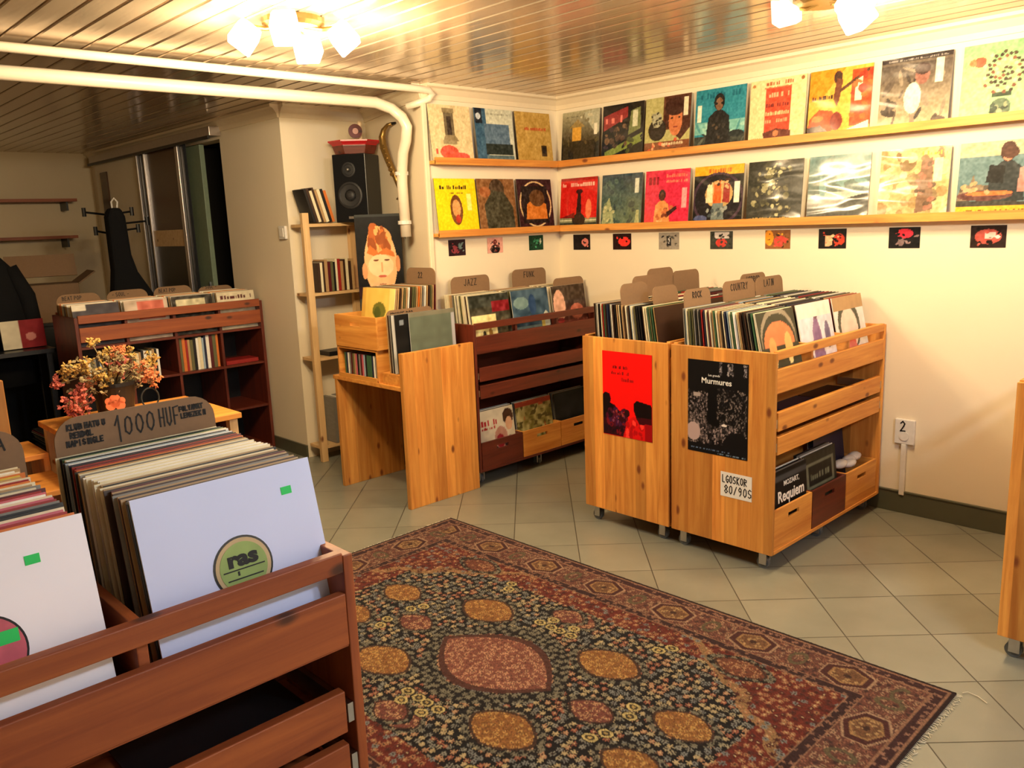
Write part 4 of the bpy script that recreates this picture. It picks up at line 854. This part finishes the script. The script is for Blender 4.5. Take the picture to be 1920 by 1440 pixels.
def speaker():
    t = tag(empty('loudspeaker', (-.97,.795,1.4765), -R(58)), 'black two-way loudspeaker on top of the pale bookcase', 'loudspeaker')
    MB().box(-.108,-.10,0, .108,.11,.405).build('cabinet', M['black'], t, bevel=.004)
    MB().box(-.102,-.106,.006, .102,-.1002,.399).build('baffle', M['cloth'], t)
    def ring(nm, z, r, mat, prof): 
        return MB().lathe(prof, n=28, M=Matrix.Translation((0,-.106,z)) @ Matrix.Rotation(R(90),4,'X')).build(nm, mat, t, smooth=False)
    ring('tweeter', .312, .04, M['rubber'], [(0,0),(.044,0),(.044,.004),(.034,.006),(.030,.001),(.014,.002),(.010,.009),(0,.011)])
    ring('woofer', .160, .07, M['rubber'], [(0,0),(.080,0),(.080,.006),(.070,.009),(.064,.004),(.030,-.001),(.024,.006),(.012,.012),(0,.013)])
    MB().ball((0,-.117,.312), .009, 8, 6).build('dome', M['steel'], t)
    MB().box(-.02,-.1075,.02, .02,-.106,.035).build('badge', M['steel'], t)
speaker()
def red_tray():
    t = tag(MB().lathe([(0,0),(.115,0),(.135,.055),(.160,.072),(.160,.080),(.128,.066),(.110,.012),(0,.012)], n=6, sx=1.0, sy=.62).build('red_dish', M['red'], None, (-.965,.80,1.886), -R(35)), 'red wide-brimmed dish on top of the loudspeaker', 'dish')
    MB().lathe([(0,.0005),(.117,.0005),(.134,.045),(.1335,.05),(0,.05)], n=6, sx=1.01, sy=.63).build('dark_lower_wall', M['brownXZ'], t)
    o = tag(empty('figurine', (-.925,.79,1.900)), 'small pale figurine holding a dark disc above the red dish', 'figurine')
    w_ = plain('ivory ceramic', (.8,.62,.42), .4)
    MB().lathe([(0,0),(.034,0),(.036,.02),(.026,.024),(0,.024)], n=16).build('base', M['red'], o)
    MB().lathe([(0,.022),(.020,.022),(.013,.06),(.012,.10),(.015,.135),(.010,.15),(.014,.165),(.012,.18),(0,.186)], n=14).build('body', w_, o, smooth=True)
    MB().tube([(0,0,.13),(-.03,-.012,.12),(-.05,-.016,.115)], .006, 6).build('arm', w_, o)
    MB().tube([(-.055,-.030,.118),(-.058,-.038,.118)], .042, 24).build('disc', M['brownXZ'], o)
    MB().tube([(-.0585,-.0385,.118),(-.0588,-.0395,.118)], .018, 16).build('disc_label', plain('pinkish label', (.6,.35,.3), .6), o)
red_tray()
def portrait():
    t = tag(empty('plinth', (-1.075,.45,0), -R(38)), 'tall dark grey plinth behind the desk, carrying a portrait', 'plinth')
    MB().box(-.132,-.05,0, .132,.06,1.515).build('body', M['darkgrey'], t, bevel=.003)
    A = Art(84, 140, 5).fill((10,9,10))
    A.e(.52,.44,.36,.42,(236,180,126)).r(.32,0,.72,.2,(228,178,128)).e(.16,.34,.06,.10,(214,150,100)).e(.90,.42,.05,.10,(206,138,88)).e(.52,.72,.27,.16,(228,162,98))
    A.blobs(46,.32,.62,.72,.86,((206,112,44),(150,76,30),(236,170,100),(176,92,36)),.03,.09).p([(.22,.56),(.30,.66),(.48,.56),(.66,.62),(.82,.56),(.84,.50),(.62,.54),(.46,.50)],(204,114,50)).e(.52,.40,.28,.14,(240,202,154))
    A.e(.42,.47,.06,.012,(110,60,34)).e(.66,.47,.06,.012,(96,54,34)).r(.53,.32,.555,.44,(214,160,110)).e(.54,.27,.09,.016,(186,90,70)).e(.54,.17,.08,.010,(160,104,70)).e(.06,.05,.16,.10,(40,14,20)).noise(.05,6)
    o = board('portrait', A, .262, .47, .003, (-.0,-.0525,1.03), 0, 0, (15,14,14), M['cover'], t); o.parent = t
portrait()
def sax():
    t = tag(empty('saxophone', (-.905,.42,1.74)), 'small tarnished brass saxophone hung on the wall beside the white pipe', 'saxophone')
    p = [(-.03,-.03,-.10),(-.04,.0,-.02),(-.05,.05,.08),(-.055,.085,.16),(-.05,.10,.22),(-.045,.085,.26),(-.04,.05,.285),(-.03,.02,.29)]
    MB().tube(p, [.016,.017,.020,.022,.020,.015,.010,.009], 12).build('body_tube', M['brass'], t, smooth=True)
    MB().tube([(-.03,-.03,-.10),(-.028,-.036,-.125),(-.03,-.03,-.15)], [.016,.024,.034], 14).build('bell', M['brass'], t, smooth=True)
    MB().tube([(-.03,.02,.29),(-.024,-.008,.292)], [.009,.006], 8).build('mouthpiece', M['black'], t)
    for i in range(7):
        f = i/7; x, y, z = -.065-.004*f, .0+.08*f, .0+.19*f
        MB().tube([(x,y,z),(x-.010,y-.004,z)], .011, 10).build('key', M['brass'], t)
    MB().tube([(-.02,-.02,-.16),(-.015,-.015,-.25),(-.03,-.02,-.33),(-.02,-.05,-.40)], .004, 6).build('strap', M['black'], t)
sax()

# ================================================================ far left
def far_rack():
    x0, x1, y0, D = -2.51, -1.366, 1.41, .42
    t = tag(empty('record_rack', (x0,y0,0)), 'long red-brown record rack with open compartments in front of the sliding door', 'record rack')
    L = x1-x0; e = .02
    for x in (0, L-e): MB().box(x,0,.0, x+e,D,1.0).build('end_panel', M['brownZY'], t, bevel=.002)
    for i in range(1,4): MB().box(L*i/4-.008,.02,.03, L*i/4+.008,D-.02,.985).build('upright', M['brownZY'], t)
    for z in (.03,.31,.60,.83): MB().box(e,.01,z-.014, L-e,D-.01,z).build('shelf_board', M['brownXZ'], t)
    MB().box(e,-.004,.965, L-e,.014,1.012).build('top_rail', M['rustXZ'], t, bevel=.002)
    MB().box(e,-.004,.858, L-e,.014,.942).build('side_board', M['rustXZ'], t, bevel=.002)
    MB().box(e,D-.018,.965, L-e,D,1.012).build('top_rail', M['rustXZ'], t, bevel=.002)
    MB().box(e,D-.01,.0, L-e,D,.93).build('back_panel', M['black'], t)  # shade inside the rack put into a black back
far_rack()
fx0, fw = -2.51, 1.144/4
for b in range(4):
    cxx = fx0+fw*(b+.5)+.002
    nm = ('leftmost','second','third','rightmost')[b]
    s = .90
    art = [tex(40,seed=201,bg=(70,66,74)).r(0,.86,.3,1,(232,224,206)).noise(.1,4), tex(40,seed=202,bg=(200,180,160)).r(.3,.5,.9,.95,(206,110,90)).noise(.2,4), tex(40,seed=203,bg=(60,56,50)).r(.1,.6,.8,.9,(214,206,170)).noise(.3,3), tex(40,seed=204,bg=(214,204,176)).s(.1,.8,.9,.95,(90,40,40)).noise(.1,3)][b]
    o = front(art, (cxx,1.455,.831), R(9), f'record sleeve facing out in the {nm} bay of the far red-brown rack', None, edge=(170,160,140)); o.scale = (.86,1,.80)
    cc = ['tan','cream','white','tan','grey','cream','orange','tan']
    for i in range(8):
        q = filed(cxx,1.475+.036*i,.831,R(8-.7*i),cc[(i+b)%8],f'{cc[(i+b)%8]} record sleeve, {ordinal(i+1)} behind front one, {nm} bay of far rack','records on top of the far rack'); q.scale = (.86,1,.80)
    cd = card((cxx,1.775,.831), R(1), .25, .285-.02*(b==3), .05, f'brown divider card at the rear of the {nm} bay of the far rack', [('- SOUL -' if b % 2 else 'BEAT POP', -.09,.25,.022,.95)], ink=.003, seed=30+b)
MG = ['cream','white','olive','grey','black','pale blue','tan','white']
books(-2.48,1.45,.601,9,.16,.012,.02,MG,'the far rack compartment on its coat side','magazines in the far rack, first compartment',0,11)
books(-2.205,1.45,.601,10,.17,.012,.02,['olive','cream','tan','black','white'],'the second compartment of the far rack','magazines in the far rack, second compartment',0,12)
books(-1.92,1.45,.601,14,.215,.012,.022,['olive','orange','red','tan','olive','black','white','cream','pale blue','navy','white','maroon'],'the third compartment of the far rack','magazines in the far rack, third compartment',0,13)
o = books(-1.63,1.45,.601,1,.025,.22,.23,['red'],'the far rack, lying flat in its end compartment','magazines in the far rack, last compartment',0,14)
# gig bag on a stand with pegs
def gigbag():
    t = tag(empty('coat_stand', (-1.86,2.62,0)), 'black coat stand with pegs behind the far rack', 'coat stand')
    MB().tube([(0,0,.03),(0,0,1.62)], .016, 10).build('pole', M['black'], t); MB().lathe([(0,0),(.20,0),(.20,.02),(.03,.04),(0,.04)], n=20).build('base', M['black'], t)
    for k, (dx, dz) in enumerate(((-.16,1.62),(.16,1.62),(-.10,1.49),(.19,1.50),(.26,1.55))):
        MB().tube([(0,0,dz-.02),(dx*.5,-.02,dz-.01),(dx,-.03,dz)], .008, 6).tube([(dx,-.03,dz-.03),(dx,-.03,dz+.03)], .014, 8).build('peg', M['black'], t)
    g = tag(empty('instrument_bag', (-1.88,2.42,.02)), 'black guitar-shaped instrument bag hanging from the coat stand', 'bag')
    pts = [(-.20,0),(-.235,.15),(-.225,.35),(-.165,.52),(-.17,.64),(-.185,.78),(-.165,.92),(-.085,1.04),(-.062,1.2),(-.06,1.56),(-.035,1.62),(.035,1.62),(.06,1.56),(.07,1.3),(.10,1.18),(.19,1.02),(.235,.9),(.24,.75),(.215,.64),(.18,.52),(.235,.35),(.24,.15),(.20,0)]
    o = MB().prism(pts, -.05, .05, Matrix.Rotation(R(90),4,'X')).build('bag_body', M['cloth'], g, bevel=.02)
    MB().tube([(-.015,-.02,1.61),(-.02,-.03,1.66),(.0,-.03,1.685),(.02,-.03,1.66),(.015,-.02,1.61)], .006, 6).build('hanging_loop', M['white'], g)
gigbag()
def coat():
    g = tag(empty('dark_coat', (-2.72,2.3,0)), 'long black coat hanging at the left edge, before the far wall', 'coat')
    pr_ = [(0,.55),(.20,.55),(.21,.8),(.18,1.0),(.15,1.15),(.13,1.28),(.07,1.36),(.03,1.39),(0,1.4)]
    MB().lathe(pr_, n=22, sx=1.1, sy=.7).build('coat_body', M['cloth'], g, smooth=True)
    for s in (-1, 1): MB().tube([(s*.12,-.02,1.28),(s*.19,-.04,1.1),(s*.21,-.06,.85),(s*.2,-.08,.7)], [.05,.055,.05,.045], 10).build('sleeve', M['cloth'], g, smooth=True)
    MB().tube([(0,0,1.39),(0,0,1.45),(.0,.03,1.48),(.0,.06,1.46)], .005, 6).build('hook', M['steel'], g)
    MB().tube([(0,.06,0),(0,.06,1.5)], .016, 8).build('stand_pole', M['black'], g)
coat()
def far_bits():
    for z, x1, n in ((1.785,-1.57,'upper'), (1.475,-1.60,'lower')):
        t = tag(empty('wall_shelf', (x1,4.42,z)), f'{n} bare wooden shelf on the far wall at the left', 'shelf', 'bare shelves on the far wall')
        MB().box(-1.6,-.22,-.025, 0,0,0).build('shelf_board', M['rustXZ'], t)
        for x in (-1.4,-.7,-.08): MB().box(x,-.18,-.10, x+.015,-.0,-.025).build('bracket', M['black'], t)
    # brown sack or box leaning, lit only faintly
    t = tag(empty('cardboard_box', (-2.23,3.06,.0), R(-8)), 'open brown cardboard box on the dark cupboard by the far wall', 'box')
    MB().box(-.22,-.16,.86, .22,.16,1.13).build('box_body', M['card'], t, bevel=.004)
    MB().box(-.22,-.17,0, .22,-.16,.16, Matrix.Translation((0,0,1.13)) @ Matrix.Rotation(R(-20),4,'X')).build('flap', M['card'], t); MB().box(0,-.16,0, .01,.16,.14, Matrix.Translation((.22,0,1.13)) @ Matrix.Rotation(R(55),4,'Y')).build('flap', M['card'], t)
    c = tag(empty('low_cupboard', (-2.25,3.10,0)), 'black low cupboard near the far wall', 'cupboard')
    MB().box(-.6,-.22,0, .45,.22,.84).build('body', M['black'], c, bevel=.004); MB().box(-.62,-.24,.84, .47,.24,.86).build('top', M['black'], c)
    for x in (-.58,-.06): MB().box(x,-.232,.03, x+.48,-.22,.82).build('door', M['black'], c, bevel=.002)
    A = tex(40, 30, 301, (206,196,170)).r(.42,.0,1,1,(128,16,22)).e(.66,.4,.12,.14,(190,120,110)).noise(.06,4)
    t = tag(board('framed_print', A, .24, .17, .012, (-2.63,2.02,.80), R(4), R(5), (120,110,90)), 'small red and cream print standing beside the far rack', 'print')
    # dark stool and piles of records lying below
    s = tag(empty('side_table', (-2.72,2.02,0)), 'low dark table under the red and cream print', 'table')
    MB().box(-.22,-.14,.77, .22,.12,.795).build('table_top', M['black'], s)
    for x in (-.20,.17):
        for y in (-.12,.07): MB().box(x,y,0, x+.03,y+.03,.77).build('leg', M['black'], s)
    rg = random.Random(8)
    for i in range(14):
        c_ = ['black','dark brown','black','navy','grey','maroon','black'][i%7]
        o = bpy.data.objects.new('record', SM); COL.objects.link(o); o.location = (-2.62+rg.uniform(-.012,.012),1.20,.004+.0075*i+.3); o.rotation_euler = (R(-90),0,rg.uniform(-.04,.04)); o.color = (*C(*PAL[c_]),1)
        tag(o, f'{c_} record sleeve, {ordinal(i+1)} from the bottom of the dark pile by the far rack', 'record', 'records lying in the dark pile')
    MB().box(-2.84,1.14,0, -2.44,1.54,.298).build('storage_crate', M['rubber'], bevel=.004)
    tag(bpy.data.objects['storage_crate'], 'black storage crate under the dark pile of records', 'crate')
far_bits()
# ---------------------------------------------------------------- little pine table with the flower pot
def pine_table():
    t = tag(empty('pine_side_table', (-3.09,-.55,0)), 'small pine table under the flower pot', 'table')
    MB().box(0,0,.708, .60,.55,.73).build('table_top', M['pineXZ'], t, bevel=.002)
    MB().box(.02,.03,.56, .58,.52,.575).build('lower_shelf', M['pineXZ'], t)
    for x in (.01,.555):
        for y in (.02,.49): MB().box(x,y,0, x+.035,y+.035,.708).build('leg', M['paleZY'], t, bevel=.002)
    s = tag(empty('pine_step', (-3.535,-.20,0)), 'light pine two-step stool between the rust-brown bin and the small table', 'stool')
    MB().box(0,0,.62, .42,.28,.64).build('upper_step', M['pineXZ'], s, bevel=.002)
    MB().box(.0,-.30,.55, .42,.0,.57).build('lower_step', M['pineXZ'], s, bevel=.002)
    for x in (0,.40): MB().box(x,.0,0, x+.02,.28,.62).box(x,-.30,0, x+.02,0,.55).build('side_panel', M['pineZY'], s)
    r = tag(empty('pine_rack', (-3.84,-.90,0)), 'tall pine board rack cut by the left edge', 'rack')
    MB().box(.0,0,0, .47,.02,1.04).build('side_panel', M['pineZX'], r, bevel=.002); MB().box(.0,.02,.70, .47,.30,.72).build('shelf_board', M['pineXZ'], r); MB().box(.0,.30,0, .47,.32,1.04).build('rear_panel', M['pineZX'], r)
pine_table()
def pot():
    t = tag(empty('flower_pot', (-2.85,-.20,.73)), 'black plant pot with an orange flower print and dried flowers, on the pine table', 'flower pot')
    MB().lathe([(0,0),(.075,0),(.098,.155),(.108,.158),(.108,.175),(.095,.175),(.090,.15),(0,.15)], n=28).build('pot', M['black'], t, smooth=False)
    k = plain('orange flower decal', (.85,.22,.09), .5)
    mb = MB(); c = Vector((-.0,0,.085))
    dirv = Vector((-.31,-.95,0)).normalized(); side = Vector((.95,-.31,0))
    for a_, b_, r_ in ((-.02,-.012,.022),(.02,-.014,.022),(0,.018,.024),(-.028,.010,.016),(.028,.008,.016),(0,-.004,.02)):
        p = dirv*.086+side*a_+Vector((0,0,.085+b_)); mb.tube([tuple(p), tuple(p+dirv*.0065)], r_, 14)
    mb.build('flower_decal', k, t)
    rg = random.Random(21)
    st = MB()
    heads = [(-.19,-.05,.06,'redflower',.055,14),(-.15,-.04,.12,'redflower',.04,10),(-.17,-.02,.02,'redflower',.05,14),(-.05,-.05,.20,'yellowflower',.05,14),(-.13,0,.27,'yellowflower',.05,12),(-.2,.0,.25,'yellowflower',.04,9),(-.02,.0,.32,'yellowflower',.04,8),
             (.05,.0,.27,'redflower',.035,9),(.04,-.02,.34,'orangeflower',.03,8),(.14,-.03,.20,'orangeflower',.05,14),(.16,-.02,.14,'orangeflower',.04,9),(.19,.0,.26,'yellowflower',.04,9),(.10,.02,.30,'yellowflower',.035,8),(-.06,.02,.40,'yellowflower',.022,5),(.01,-.03,.22,'redflower',.035,9),(-.10,-.02,.18,'orangeflower',.03,8),(-.24,-.0,.20,'redflower',.03,6)]
    def petal(hb, q, rg):
        for j in range(4):
            a0, b0 = rg.uniform(0,6.28), rg.uniform(-1,1); d_ = Vector((math.cos(a0)*math.cos(b0), math.sin(a0)*math.cos(b0), math.sin(b0))); s_ = d_.orthogonal().normalized(); u_ = d_.cross(s_)*.0015
            L_ = rg.uniform(.012,.026); c_ = Vector(q); w2 = s_*L_*.35
            p_ = [c_, c_+d_*L_*.55+w2, c_+d_*L_, c_+d_*L_*.55-w2]
            hb.add([tuple(v-u_) for v in p_]+[tuple(v+u_) for v in p_], [(3,2,1,0),(4,5,6,7),(0,1,5,4),(1,2,6,5),(2,3,7,6),(3,0,4,7)])
        hb.ball(q, rg.uniform(.004,.007), 5, 4)
    for hx, hy, hz, m_, sp, n in heads:
        n = int(n*2.2); hz = hz*.78+.01
        hb = MB()
        st.tube([(rg.uniform(-.03,.03),rg.uniform(-.03,.03),.14),(hx*.5,hy*.5,.16+hz*.35),(hx,hy,.0+hz+.03)], .003, 5)
        for i in range(n):
            q = (hx+rg.gauss(0,sp*.5), hy+rg.gauss(0,sp*.4), hz+.04+rg.gauss(0,sp*.5))
            st.tube([(hx,hy,hz+.02), q], .0015, 4)
            petal(hb, q, rg)
        hb.build('bloom', M[m_], t)['label'] = {'redflower':'dried red bloom','yellowflower':'dried yellow bloom','orangeflower':'dried orange bloom'}[m_]
    for i in range(90):
        a_ = rg.uniform(0,6.28); r_ = rg.uniform(.03,.2); q = (r_*math.cos(a_), r_*.6*math.sin(a_), rg.uniform(.18,.34)-r_*.3)
        st.tube([(q[0]*.2,q[1]*.2,.15), (q[0]*.6,q[1]*.6,q[2]*.8), q], .0018, 4); petal(st, q, rg)
    st.build('dry_stems', M['twig'], t)
    t.scale = (.84,.84,.84)
    # wire ring at the right
    MB().tube([(.155+.042*math.cos(R(a_)),-.02,.07+.048*math.sin(R(a_))) for a_ in range(0,361,20)], .004, 6).build('wire_ring', M['darkgrey'], t)
pot()

# ================================================================ rug
def rug():
    x0, x1, y0, y1 = -3.07,-1.47,-2.93,-.60
    W_, H_ = x1-x0, y1-y0; st = .0042
    nx, ny = int(W_/st), int(H_/st)
    X, Y = np.meshgrid(np.linspace(0,W_,nx), np.linspace(0,H_,ny))
    rs = np.random.RandomState(4)
    dx = np.minimum(X, W_-X); dy = np.minimum(Y, H_-Y); d = np.minimum(dx, dy)
    cx, cy = np.abs(X-W_/2), np.abs(Y-H_/2)
    a = np.zeros(X.shape+(3,))
    def put(mask, c): a[mask] = np.array(c)/255.
    def florets(cell, seed, petals=6):
        r = np.random.RandomState(seed); gx, gy = (X/cell), (Y/cell); ix, iy = gx.astype(int), gy.astype(int)
        n0, n1 = int(H_/cell)+4, int(W_/cell)+4
        jx, jy, ty, an = r.rand(n0,n1), r.rand(n0,n1), r.randint(0,6,(n0,n1)), r.rand(n0,n1)*6.28
        best = np.full(X.shape, 9.); bt = np.zeros(X.shape, int); th = np.zeros(X.shape)
        for oy in (-1,0,1):
            for ox in (-1,0,1):
                jj, ii = np.clip(iy+oy+1,0,n0-1), np.clip(ix+ox+1,0,n1-1)
                px = (ix+ox+.2+.6*jx[jj,ii]); py = (iy+oy+.2+.6*jy[jj,ii])
                ddx, ddy = gx-px, gy-py; q = np.hypot(ddx, ddy); k = q < best
                best[k] = q[k]; bt[k] = ty[jj,ii][k]; th[k] = (np.arctan2(ddy,ddx)+an[jj,ii])[k]
        rad = .37*(1+.32*np.cos(th*petals)); return best, bt, best < rad, best < .13
    # grounds
    put(X>-1, (15,13,18))
    fieldcols = [(182,162,118),(136,136,126),(184,134,98),(120,124,124),(160,88,66),(160,150,120)]
    bst, bt, pet, eye = florets(.0245, 1)
    # lobed dark field: stepped diagonal corners in red
    u = (W_/2-.235-cx); v = (H_/2-.255-cy)      # distance inside the inner field
    step = .035*np.abs(((u*8) % 1)-.5)*2+.03*np.abs(((v*7) % 1)-.5)*2
    red = (u < .10+.0*step) | (v < .10) | ((u+v*.75) < .36+step)
    red &= (d > .225)
    put(red, (112,34,24))
    put(red & (((u+v*.75) > .30+step*1.2) & ((u+v*.75) < .36+step)), (150,112,70))
    for k, c in enumerate(fieldcols): put(pet & (bt == k) & (d > .225), c)
    put(pet & red & (bt < 3), (168,112,74)); put(pet & red & (bt >= 4), (86,30,26))
    put(eye & (d > .225), (46,26,24)); put(eye & (bt % 2 == 0) & (d > .225), (190,168,120))
    # medallions
    def diamond(mx, my, w_, h_, flip=1, pw=1.25):
        qx, qy = (X-mx)/w_, (Y-my)/h_*flip
        if pw == 0: return np.abs(qx)+qy**2
        return np.abs(qx)**pw+np.abs(qy)**pw
    b2, t2, p2, e2 = florets(.0165, 7, 5)
    def med(mx, my, w_, h_, base, pcol, rim, dark, pw=1.25):
        q = diamond(mx,my,w_,h_,1,pw)
        put((q < 1.9) & (q >= 1.35), (22,18,22)); put((q < 1.9) & (q >= 1.35) & pet, (120,116,98))
        put(q < 1.30, rim); put(q < 1.1, base); put((q < 1.1) & p2 & (t2 < 4), pcol); put((q < 1.1) & e2, dark)
    mcx, mcy = W_/2, H_/2
    med(mcx, mcy, .135, .225, (136,74,60), (196,142,108), (84,44,38), (70,30,30), 0)
    for sx in (-1,1):
        for sy in (-1,1):
            med(mcx+sx*.24, mcy+sy*.29, .075, .105, (150,94,42), (198,150,76), (70,44,34), (104,48,34), 1.6)
            med(mcx+sx*.50, mcy+sy*.62, .045, .08, (120,60,40), (180,130,90), (60,36,30), (60,30,30), 1.5)
            med(mcx+sx*.0, mcy+sy*.42, .05, .07, (120,60,50), (190,140,100), (60,36,30), (60,30,30), 1.5)
            med(mcx+sx*.12, mcy+sy*.66, .06, .085, (150,94,42), (198,150,76), (70,44,34), (104,48,34), 1.6)
            med(mcx+sx*.40, mcy+sy*.03, .045, .06, (120,60,50), (190,140,100), (60,36,30), (60,30,30), 1.5)
            for ex, ey in ((.30,.02),(.345,.05),(.30,.075),(.10,.50),(.055,.52),(.42,.36),(.46,.385)):
                for s2 in (1,):
                    q = np.hypot((X-mcx-sx*ex)/.019, (Y-mcy-sy*ey)/.024); put(q < 1.15, (24,18,20)); put(q < 1, (200,180,110)); put(q < .6, (60,50,36)); put(q < .32, (190,160,90))
    # border: dark guard, wide rose band, guard, outer
    bb, tb, pb, eb = florets(.019, 11, 4)
    band = (d <= .225)
    put(band, (104,56,46)); put(band & pb & (tb < 3), (166,128,98)); put(band & pb & (tb == 3), (70,40,40)); put(band & pb & (tb > 3), (140,84,64)); put(band & eb, (60,34,36))
    for lo, hi, base, pc in ((.195,.225,(54,26,30),(140,96,76)), (.020,.050,(62,28,32),(150,104,84)), (.0,.010,(40,18,20),(40,18,20))):
        k = (d >= lo) & (d < hi); put(k, base); put(k & pb & (tb < 3), pc)
    for lo, hi in ((.190,.195),(.225,.230),(.050,.055),(.012,.018)): put((d >= lo) & (d < hi), (150,104,78))
    # hexagon medallions along the border
    per = .325
    def hexes(along, across, lo, hi):
        s_ = ((along-per*.35) % per)-per/2; q = np.maximum(np.abs(s_)/.075, (np.abs(s_)*.5/.05+np.abs(across-.122)/.05)*.72)
        m = (along > lo) & (along < hi) & (across < .19) & (across > .055)
        put(m & (q < 1.08), (170,134,104)); put(m & (q < .98), (76,30,30)); put(m & (q < .74), (160,118,70)); put(m & (q < .62), (118,76,46)); put(m & (q < .62) & p2 & (t2 < 3), (176,140,90)); put(m & (q < .16), (66,36,30))
        s3 = (along-per*.35+per/2) % per-per/2; q3 = np.hypot(s3/.03,(across-.122)/.045); put(m & (q3 < 1) & (q3 > .6), (96,84,58))
    hexes(Y, dx, .10, H_-.10); 
    sel = dy < dx
    aa = a.copy(); hexes(X, dy, .10, W_-.10); a[~sel & (d < .19)] = aa[~sel & (d < .19)]
    grey = a.mean(-1, keepdims=True); a = grey+(a-grey)*.84; a *= (.62+.26*rs.rand(*X.shape))[..., None]
    a = np.clip(a, 0, 1)
    z = .0085+.0010*rs.rand(*X.shape)+.0008*(pet & (d > .225))
    v = np.stack([X-W_/2, Y-H_/2, z], -1).reshape(-1,3); idx = np.arange(nx*ny).reshape(ny,nx)
    f = np.stack([idx[:-1,:-1], idx[:-1,1:], idx[1:,1:], idx[1:,:-1]], -1).reshape(-1,4)
    me = bpy.data.meshes.new('pile'); nv, nf = len(v), len(f)
    me.vertices.add(nv); me.vertices.foreach_set('co', v.reshape(-1)); me.loops.add(nf*4); me.loops.foreach_set('vertex_index', f.reshape(-1).astype(np.int32))
    me.polygons.add(nf); me.polygons.foreach_set('loop_start', np.arange(0,nf*4,4,dtype=np.int32))
    try: me.polygons.foreach_set('loop_total', np.full(nf,4,dtype=np.int32))
    except Exception: pass
    me.update(calc_edges=True); me.validate()
    a = a.reshape(-1,3); col = np.ones((nv,4)); col[:,:3] = np.where(a <= .04045, a/12.92, ((a+.055)/1.055)**2.4)
    at = me.color_attributes.new('Col','FLOAT_COLOR','POINT'); at.data.foreach_set('color', col.reshape(-1))
    k = NT('knotted wool pile'); n_ = k.n('ShaderNodeAttribute', attribute_name='Col'); k.l(n_.outputs['Color'], k.b.inputs['Base Color']); k.b.inputs['Roughness'].default_value = .95; k.b.inputs['Specular IOR Level'].default_value = .1
    k.b.inputs['Sheen Weight'].default_value = .1
    me.materials.append(k.m)
    t = tag(empty('persian_rug', ((x0+x1)/2,(y0+y1)/2,0), R(.6)), 'dark Persian-style rug with a rose medallion and floral field on the tiled floor', 'rug')
    o = bpy.data.objects.new('pile', me); COL.objects.link(o); o.parent = t
    MB().box(-W_/2,-H_/2,.001, W_/2,H_/2,.0082).build('backing', plain('dark rug edge', (.03,.012,.012), .9), t)
    rg = random.Random(2); mb = MB()
    for sy in (-1,1):
        for i in range(230):
            x = -W_/2+W_*i/229; L_ = rg.uniform(.010,.022)
            mb.tube([(x,sy*H_/2,.004),(x+rg.uniform(-.006,.006),sy*(H_/2+L_*.6),.003),(x+rg.uniform(-.012,.012),sy*(H_/2+L_),.002)], .0011, 4)
    mb.tube([(W_/2+.02,-H_/2-.01,.004),(W_/2+.035,-H_/2-.02,.004),(W_/2+.03,-H_/2-.05,.004),(W_/2+.01,-H_/2-.08,.004)], .0015, 5)
    f_ = mb.build('fringe', plain('cream cotton fringe', (.55,.5,.38), .9), t); f_['kind'] = 'stuff'
rug()
